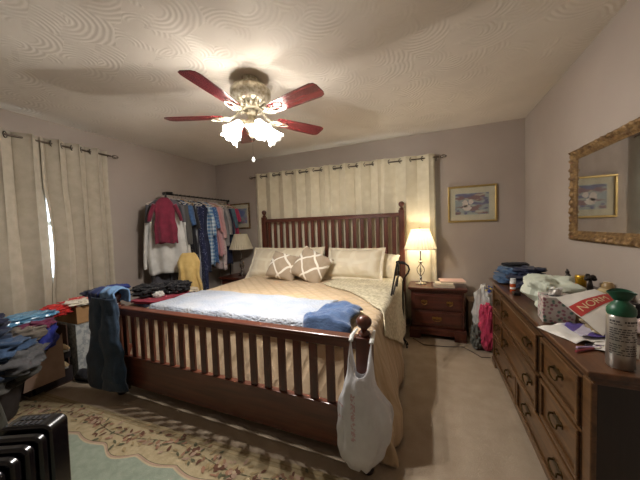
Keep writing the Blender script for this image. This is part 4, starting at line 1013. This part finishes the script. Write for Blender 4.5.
def shoe(c, rz, m1, label, m2=None):
    e = thing('shoe', label, 'shoe', c, rz, 'shoes by the left window')
    def fn(u, v):
        y = (v - .5) * .25; k = math.sin(PI * min(max(v, .03), .97)) ** .4
        th = 2 * PI * u; hh = .028 + .03 * (v < .5) * (1 - abs(v - .22) * 2)
        return (.042 * k * math.cos(th), y, .012 + hh * k * (1 + math.sin(th)))
    MB().grid(fn, 20, 16, cu=True, cap=True).build('upper', m1, e)
    MB().prism([(.045 * math.sin(PI * t) ** .5, (t - .5) * .26) for t in [i / 12 for i in range(13)]] + [(-.045 * math.sin(PI * t) ** .5, (t - .5) * .26) for t in [1 - i / 12 for i in range(1, 12)]], 0, .014).build('sole', m2 or M['whitec'], e, smooth=False)
    return e
M['creamshoe'] = mat('cream_leather', 'c9b088', .6)
B(-3.26, -3.02, 1.08, 1.33, .012, .14).build('shoe_box', mat('shoe_box_card', '241a1c', .7), smooth=False, label='dark shoe box inside the open carton', cat='shoe box')
B(-3.26, -3.03, 1.08, 1.33, .218, .29).build('shoe_box', mat('shoe_box_dark', '1f1719', .7), smooth=False, label='dark shoe box under the upper cream shoe', cat='shoe box')
shoe((-3.11, 1.24, .1405), -1.2, M['creamshoe'], 'cream shoe on the lower shoe box'); shoe((-3.10, 1.25, .2905), -1.2, M['creamshoe'], 'cream shoe on the upper shoe box')
shoe((-3.09, 1.0, .0), 0, M['creamshoe'], 'tan shoe on the carpet beside the clothes pile') if False else None
shoe((-2.88, 1.37, .0), -1.35, M['blackc'], 'black slipper lying on the carpet by the patterned carton', M['black'])
gw = 'clothes on the boxes under the left window'
redw = cloth('red_white_cloth', 'c22a26', 'e3dccb', ns=9, contrast=(.48, .52))
crumple('red_white_shirt', (-3.07, 1.47, .657), (.12, .16, .03), redw, 'red and white patterned shirt on the brown cardboard box', 'shirt', 51, .3, 3, .7)
crumple('red_shirt', (-3.08, 1.27, .60), (.09, .10, .05), cloth('bright_red', 'c4231f', 'ab1c1a'), 'bright red shirt beside the blue plastic package', 'shirt', 52, .3, 3, .7)
crumple('clothing_package', (-3.05, 1.06, .62), (.11, .17, .035), mat('blue_plastic_film', '6fa3c4', .22, col2='5a8fb4', nscale=6, bump=.5, bscale=20, coat=.4), 'shiny light blue plastic wrapped package on the clothes pile', 'package', 53, .2, 3, .6)
crumple('navy_jacket', (-3.12, 1.66, .66), (.14, .15, .05), M['navyc'], 'navy jacket heaped between window curtain and hanging jeans', 'jacket', 54, .35, 3, .7)
crumple('blue_jacket', (-3.10, 1.78, .70), (.10, .10, .035), cloth('royal_blue', '2a3c8a', '22317a'), 'royal blue top behind the hanging jeans', 'top', 55, .35, 3, .7)
# clothes pile on the far left
hm_ = thing('laundry_basket', 'dark laundry basket buried under the pile of clothes', 'laundry basket', (-2.98, .70, 0))
MB().grid(lambda u, v: ((.24 + .06 * v) * math.cos(2 * PI * u), (.24 + .06 * v) * math.sin(2 * PI * u), .002 + .30 * v), 40, 8, cu=True).build('basket', mat('dark_basket', '2a2320', .8), hm_, solid=.01)
gq = 'clothes pile on the laundry basket'
G2 = cloth('olive_grey_cotton', '4c4a45', '3a3835')
pile = [((-2.96, .72, .22), (.30, .30, .14), G2, 'grey brown trousers at the base of the clothes pile', 'trousers', 61),
 ((-2.85, .86, .33), (.19, .20, .09), cloth('grey_cotton', '5c5b5c', '49494c'), 'grey shirt bulging from the right side of the clothes pile', 'shirt', 62),
 ((-2.82, .66, .30), (.20, .22, .11), M['denimd'], 'dark jeans on the near side of the clothes pile', 'jeans', 63),
 ((-2.88, .80, .46), (.20, .21, .07), cloth('mid_denim', '3c5474', '304664', ns=30), 'mid blue jeans halfway up the clothes pile', 'jeans', 64),
 ((-2.96, .68, .50), (.23, .24, .09), M['denimd'], 'dark blue jeans near the top of the clothes pile', 'jeans', 65),
 ((-2.99, .66, .62), (.22, .24, .07), M['navyc'], 'navy trousers crowning the clothes pile', 'trousers', 66),
 ((-2.93, 1.00, .50), (.13, .12, .06), cloth('taupe_cotton', '756c62', '645b52'), 'taupe cloth under the blue plastic package', 'cloth', 67),
 ((-2.95, 1.10, .38), (.08, .09, .11), cloth('royal_blue_cotton', '25318c', '1d2775'), 'royal blue garment spilling beside the brown flap', 'garment', 68),
 ((-2.98, 1.10, .56), (.10, .12, .04), cloth('plum_cotton', '7a2f52', '662544'), 'plum coloured top just under the blue plastic package', 'top', 69)]
for c, s, mt, lb, ct, sd in pile:
    MB().blob((0, 0, s[2]), s, sd, .35, 2.6, .65, 56, 34, .28, 8).build({'trousers': 'piled_trousers', 'shirt': 'piled_shirt', 'jeans': 'piled_jeans', 'cloth': 'piled_cloth', 'garment': 'piled_garment', 'top': 'piled_blouse'}[ct], mt, loc=c, rotz=sd * .7, auto=False, label=lb, cat=ct, group=gq)
# olive trouser leg draped towards the camera
MB().grid(lambda u, v: ((.04 + .07 * min(1, v * 2.5)) * math.cos(2 * PI * u) * (1 + .2 * nz(u * 6, v * 4, 1)) - .34 * (1 - v) ** 2 + .03, (.03 + .03 * v) * math.sin(2 * PI * u) * (1 + .2 * math.sin(u * 30)), .70 - .69 * v ** 1.15), 48, 34, cu=True, cap=True).build('olive_coat', cloth('olive_cloth', '38362c', '2c2a22'), loc=(-2.48, .66, 0), rotz=.3, auto=60, solid=.003, label='dark olive coat hanging down at the left edge beside the clothes pile', cat='coat')

# ------------------------------------------------------------------ heater
ht = thing('oil_heater', 'black finned oil radiator heater standing on the rug', 'heater', (-1.292, .468, .0), math.radians(25.8))
def fin_outline(w, z0, z1, r=.035):
    p = []
    for cx, cz, a0 in ((-r * .8, z1 - r * .6, 0), (-w + r * .8, z1 - r * .6, PI / 2), (-w + r, z0 + r, PI), (-r, z0 + r, 3 * PI / 2)):
        for k in range(7): a = a0 + k * PI / 12; p.append((cx + r * math.cos(a), cz + r * .7 * math.sin(a)))
    return p
fb = MB(); fb.prism(fin_outline(.165, .075, .60), -.016, .016, Matrix.Rotation(PI / 2, 4, 'X'))
f0 = fb.build('fin', M['heater'], ht, smooth=True, bevel=.009)
for k in range(1, 8):
    o = dup(f0); o.location = (0, -.046 * k, -.003 * k)
co = MB(); co.tube([(-.08, .02, .14), (-.08, -.34, .14)], .02, 10); co.tube([(-.08, .02, .52), (-.08, -.34, .52)], .02, 10); co.build('oil_pipe', M['heater'], ht)
hb = MB(); hb.prism(fin_outline(.175, .07, .615), -.10, -.024, Matrix.Rotation(PI / 2, 4, 'X')); hb.build('control_housing', M['heater'], ht, bevel=.008)
vt = MB()
for r in range(2):
    for k in range(5): vt.box(-.135 + k * .02, -.123 + k * .02, .036 + r * .028, .056 + r * .028, .616, .6205)
vt.build('vent_slots', mat('vent_grey', '2a2a2e', .6), ht, smooth=False)
for y in (.05, -.30):
    MB().tube([(-.20, y, .05), (-.08, y, .062), (.04, y, .05)], .009, 8).build('wheel_axle', M['heater'], ht)
    for x in (-.20, .04):
        w_ = MB(); w_.T = Matrix.Translation((x, y, .022)) @ Matrix.Rotation(PI / 2, 4, 'Y'); w_.lathe([(.001, -.01), (.018, -.01), (.022, -.006), (.022, .006), (.018, .01), (.001, .01)], n=16); w_.build('wheel', M['black'], ht)

# ------------------------------------------------------------------ rug
rm = [mat('rug_sage', '868e7e', .95, col2='7a8373', nscale=30, bump=.5, bscale=300), mat('rug_border_cream', '9e8f70', .95, col2='918263', nscale=30, bump=.5, bscale=300),
      mat('rug_pink', '99806c', .95, bump=.4, bscale=300), mat('rug_dark_red', '5a3a2a', .95), mat('rug_green', '54523c', .95), mat('rug_tan', '8d7a58', .95), mat('rug_pale', 'a4957a', .95), mat('rug_rose', '88654f', .95)]
rg = MB(); W3, D3 = 2.95, 2.2
rg.cur = 1; rg.box(0, W3, -D3, 0, 0, .012)
def flat(poly, z, mi):
    rg.cur = mi; i = rg.pts([(x, y, z) for x, y in poly]); rg.face([i + k for k in range(len(poly))])
def rectz(x0, x1, y0, y1, z, mi): flat([(x0, y0), (x1, y0), (x1, y1), (x0, y1)], z, mi)
for q0, q1, mi in ((.018, .026, 5), (.045, .05, 5)):
    rectz(q0, W3 - q0, -q1, -q0, .0124, mi); rectz(q0, W3 - q0, -D3 + q0, -D3 + q1, .0124, mi); rectz(q0, q1, -D3 + q0, -q0, .0124, mi); rectz(W3 - q1, W3 - q0, -D3 + q0, -q0, .0124, mi)
def side_frames():
    yield (lambda s, d: (s, -d)), W3
    yield (lambda s, d: (d, -s)), D3
    yield (lambda s, d: (W3 - d, -s)), D3
    yield (lambda s, d: (s, -D3 + d)), W3
rnd = random.Random(5)
def inner(s, Lg):
    return .20 + .03 * abs(math.sin(s * PI / .28)) + .035 * math.exp(-((s % .84 - .42) / .12) ** 2)
# field
fp = []
for fr, Lg in side_frames(): pass
n = 90
top = [(s, -inner(s, W3)) for s in [.3 + (W3 - .6) * i / n for i in range(n + 1)]]
right = [(W3 - inner(s, D3), -s) for s in [.3 + (D3 - .6) * i / n for i in range(n + 1)]]
bot = [(s, -D3 + inner(s, W3)) for s in [W3 - .3 - (W3 - .6) * i / n for i in range(n + 1)]]
left = [(inner(s, D3), -s) for s in [D3 - .3 - (D3 - .6) * i / n for i in range(n + 1)]]
loop = top + right + bot + left
# ring strips for scalloped edge lines, then a fan for the field
def scaled(loop, k): return [(W3 / 2 + (x - W3 / 2) * k, -D3 / 2 + (y + D3 / 2) * k) for x, y in loop]
def fan_poly(loop, z, mi):
    rg.cur = mi; i = rg.pts([(W3 / 2, -D3 / 2, z)] + [(x, y, z) for x, y in loop]); m_ = len(loop)
    for k in range(m_): rg.face((i, i + 1 + k, i + 1 + (k + 1) % m_))
fan_poly(loop, .0128, 4); fan_poly(scaled(loop, .996), .0132, 2); fan_poly(scaled(loop, .982), .0136, 6); fan_poly(scaled(loop, .972), .0140, 0)
def leaf(x, y, a, L_, w, mi, z):
    c, s = math.cos(a), math.sin(a); P = [(0, 0), (L_ * .3, w), (L_ * .7, w * .8), (L_, 0), (L_ * .7, -w * .8), (L_ * .3, -w)]
    flat([(x + px * c - py * s, y + px * s + py * c) for px, py in P], z, mi)
def bloom(x, y, r, z):
    for k in range(6): a = k * PI / 3 + rnd.random(); leaf(x, y, a, r, r * .38, rnd.choice((3, 7, 2, 3)), z + .0001 * k)
    leaf(x - r * .25, y, 0, r * .5, r * .25, 6, z + .0009)
zz = .0146
for fr, Lg in side_frames():
    s = .12
    while s < Lg - .1:
        d = .115 + .03 * math.sin(s * 7)
        x, y = fr(s, d)
        if rnd.random() < .33: bloom(x, y, .042, zz)
        for q in range(6):
            a = rnd.uniform(0, 2 * PI); xx, yy = fr(s + rnd.uniform(-.03, .03), d + rnd.uniform(-.06, .075))
            leaf(xx, yy, a, rnd.uniform(.03, .055), rnd.uniform(.006, .011), rnd.choice((4, 5, 2, 7, 3, 5)), zz + .0011 + .0001 * q)
        s += .05
    s = .1
    rg.cur = 3
    pth = []
    while s < Lg - .1: x, y = fr(s, .115 + .03 * math.sin(s * 7)); pth.append((x, y)); s += .04
    for (xa, ya), (xb, yb) in zip(pth, pth[1:]): leaf(xa, ya, math.atan2(yb - ya, xb - xa), .045, .003, 4, zz - .0003)
# trellis in the field
def seg(xa, ya, xb, yb, w, mi, z):
    a = math.atan2(yb - ya, xb - xa); L_ = math.hypot(xb - xa, yb - ya); px, py = -math.sin(a) * w, math.cos(a) * w
    flat([(xa + px, ya + py), (xb + px, yb + py), (xb - px, yb - py), (xa - px, ya - py)], z, mi)
g0 = .40; nx = int((W3 - .9) / g0)
for i in range(nx + 1):
    for j in range(4):
        x, y = .55 + i * g0, -.55 - j * g0 * .9
        for dx, dy in ((g0, -g0 * .9), (g0, g0 * .9)):
            if x + dx < W3 - .35 and -D3 + .35 < y + dy < -.35: seg(x, y, x + dx, y + dy, .0022, 2, .0143)
        for k in range(4): leaf(x, y, k * PI / 2 + .4, .05, .010, (7, 2)[k % 2], .0145 + k * .0001)
rg.build('rug', rm, loc=(-3.02, 1.125, .0005), rotz=.052, smooth=False, label='floral aubusson style rug with sage field and cream border', cat='rug')

# ------------------------------------------------------------------ world, camera, output
w = bpy.data.worlds.new('World'); sc.world = w; w.use_nodes = True
w.node_tree.nodes['Background'].inputs[0].default_value = (.72, .86, 1, 1); w.node_tree.nodes['Background'].inputs[1].default_value = 2.6
cd = bpy.data.cameras.new('Camera'); cam = bpy.data.objects.new('Camera', cd); C.objects.link(cam); sc.camera = cam
cd.sensor_fit = 'HORIZONTAL'; cd.sensor_width = 36; cd.lens = 36 * 270 / 640; cd.clip_start = .02
yaw, pitch, roll = .395, .046, -.034
f = Vector((-math.sin(yaw) * math.cos(pitch), math.cos(yaw) * math.cos(pitch), -math.sin(pitch))); r = Vector((math.cos(yaw), math.sin(yaw), 0)); u = r.cross(f)
r2 = r * math.cos(roll) + u * math.sin(roll); u2 = -r * math.sin(roll) + u * math.cos(roll)
cam.matrix_world = Matrix(((r2.x, u2.x, -f.x, 0), (r2.y, u2.y, -f.y, 0), (r2.z, u2.z, -f.z, 1.305), (0, 0, 0, 1)))
sc.view_settings.view_transform = 'Standard'; sc.view_settings.look = 'None'; sc.view_settings.gamma = 1; sc.view_settings.use_curve_mapping = False
sc.view_settings.exposure = 1.25
sc.cycles.use_denoising = True
sc.cycles.max_bounces = 8; sc.cycles.diffuse_bounces = 5; sc.cycles.transparent_max_bounces = 12
sc.cycles.sample_clamp_indirect = 6
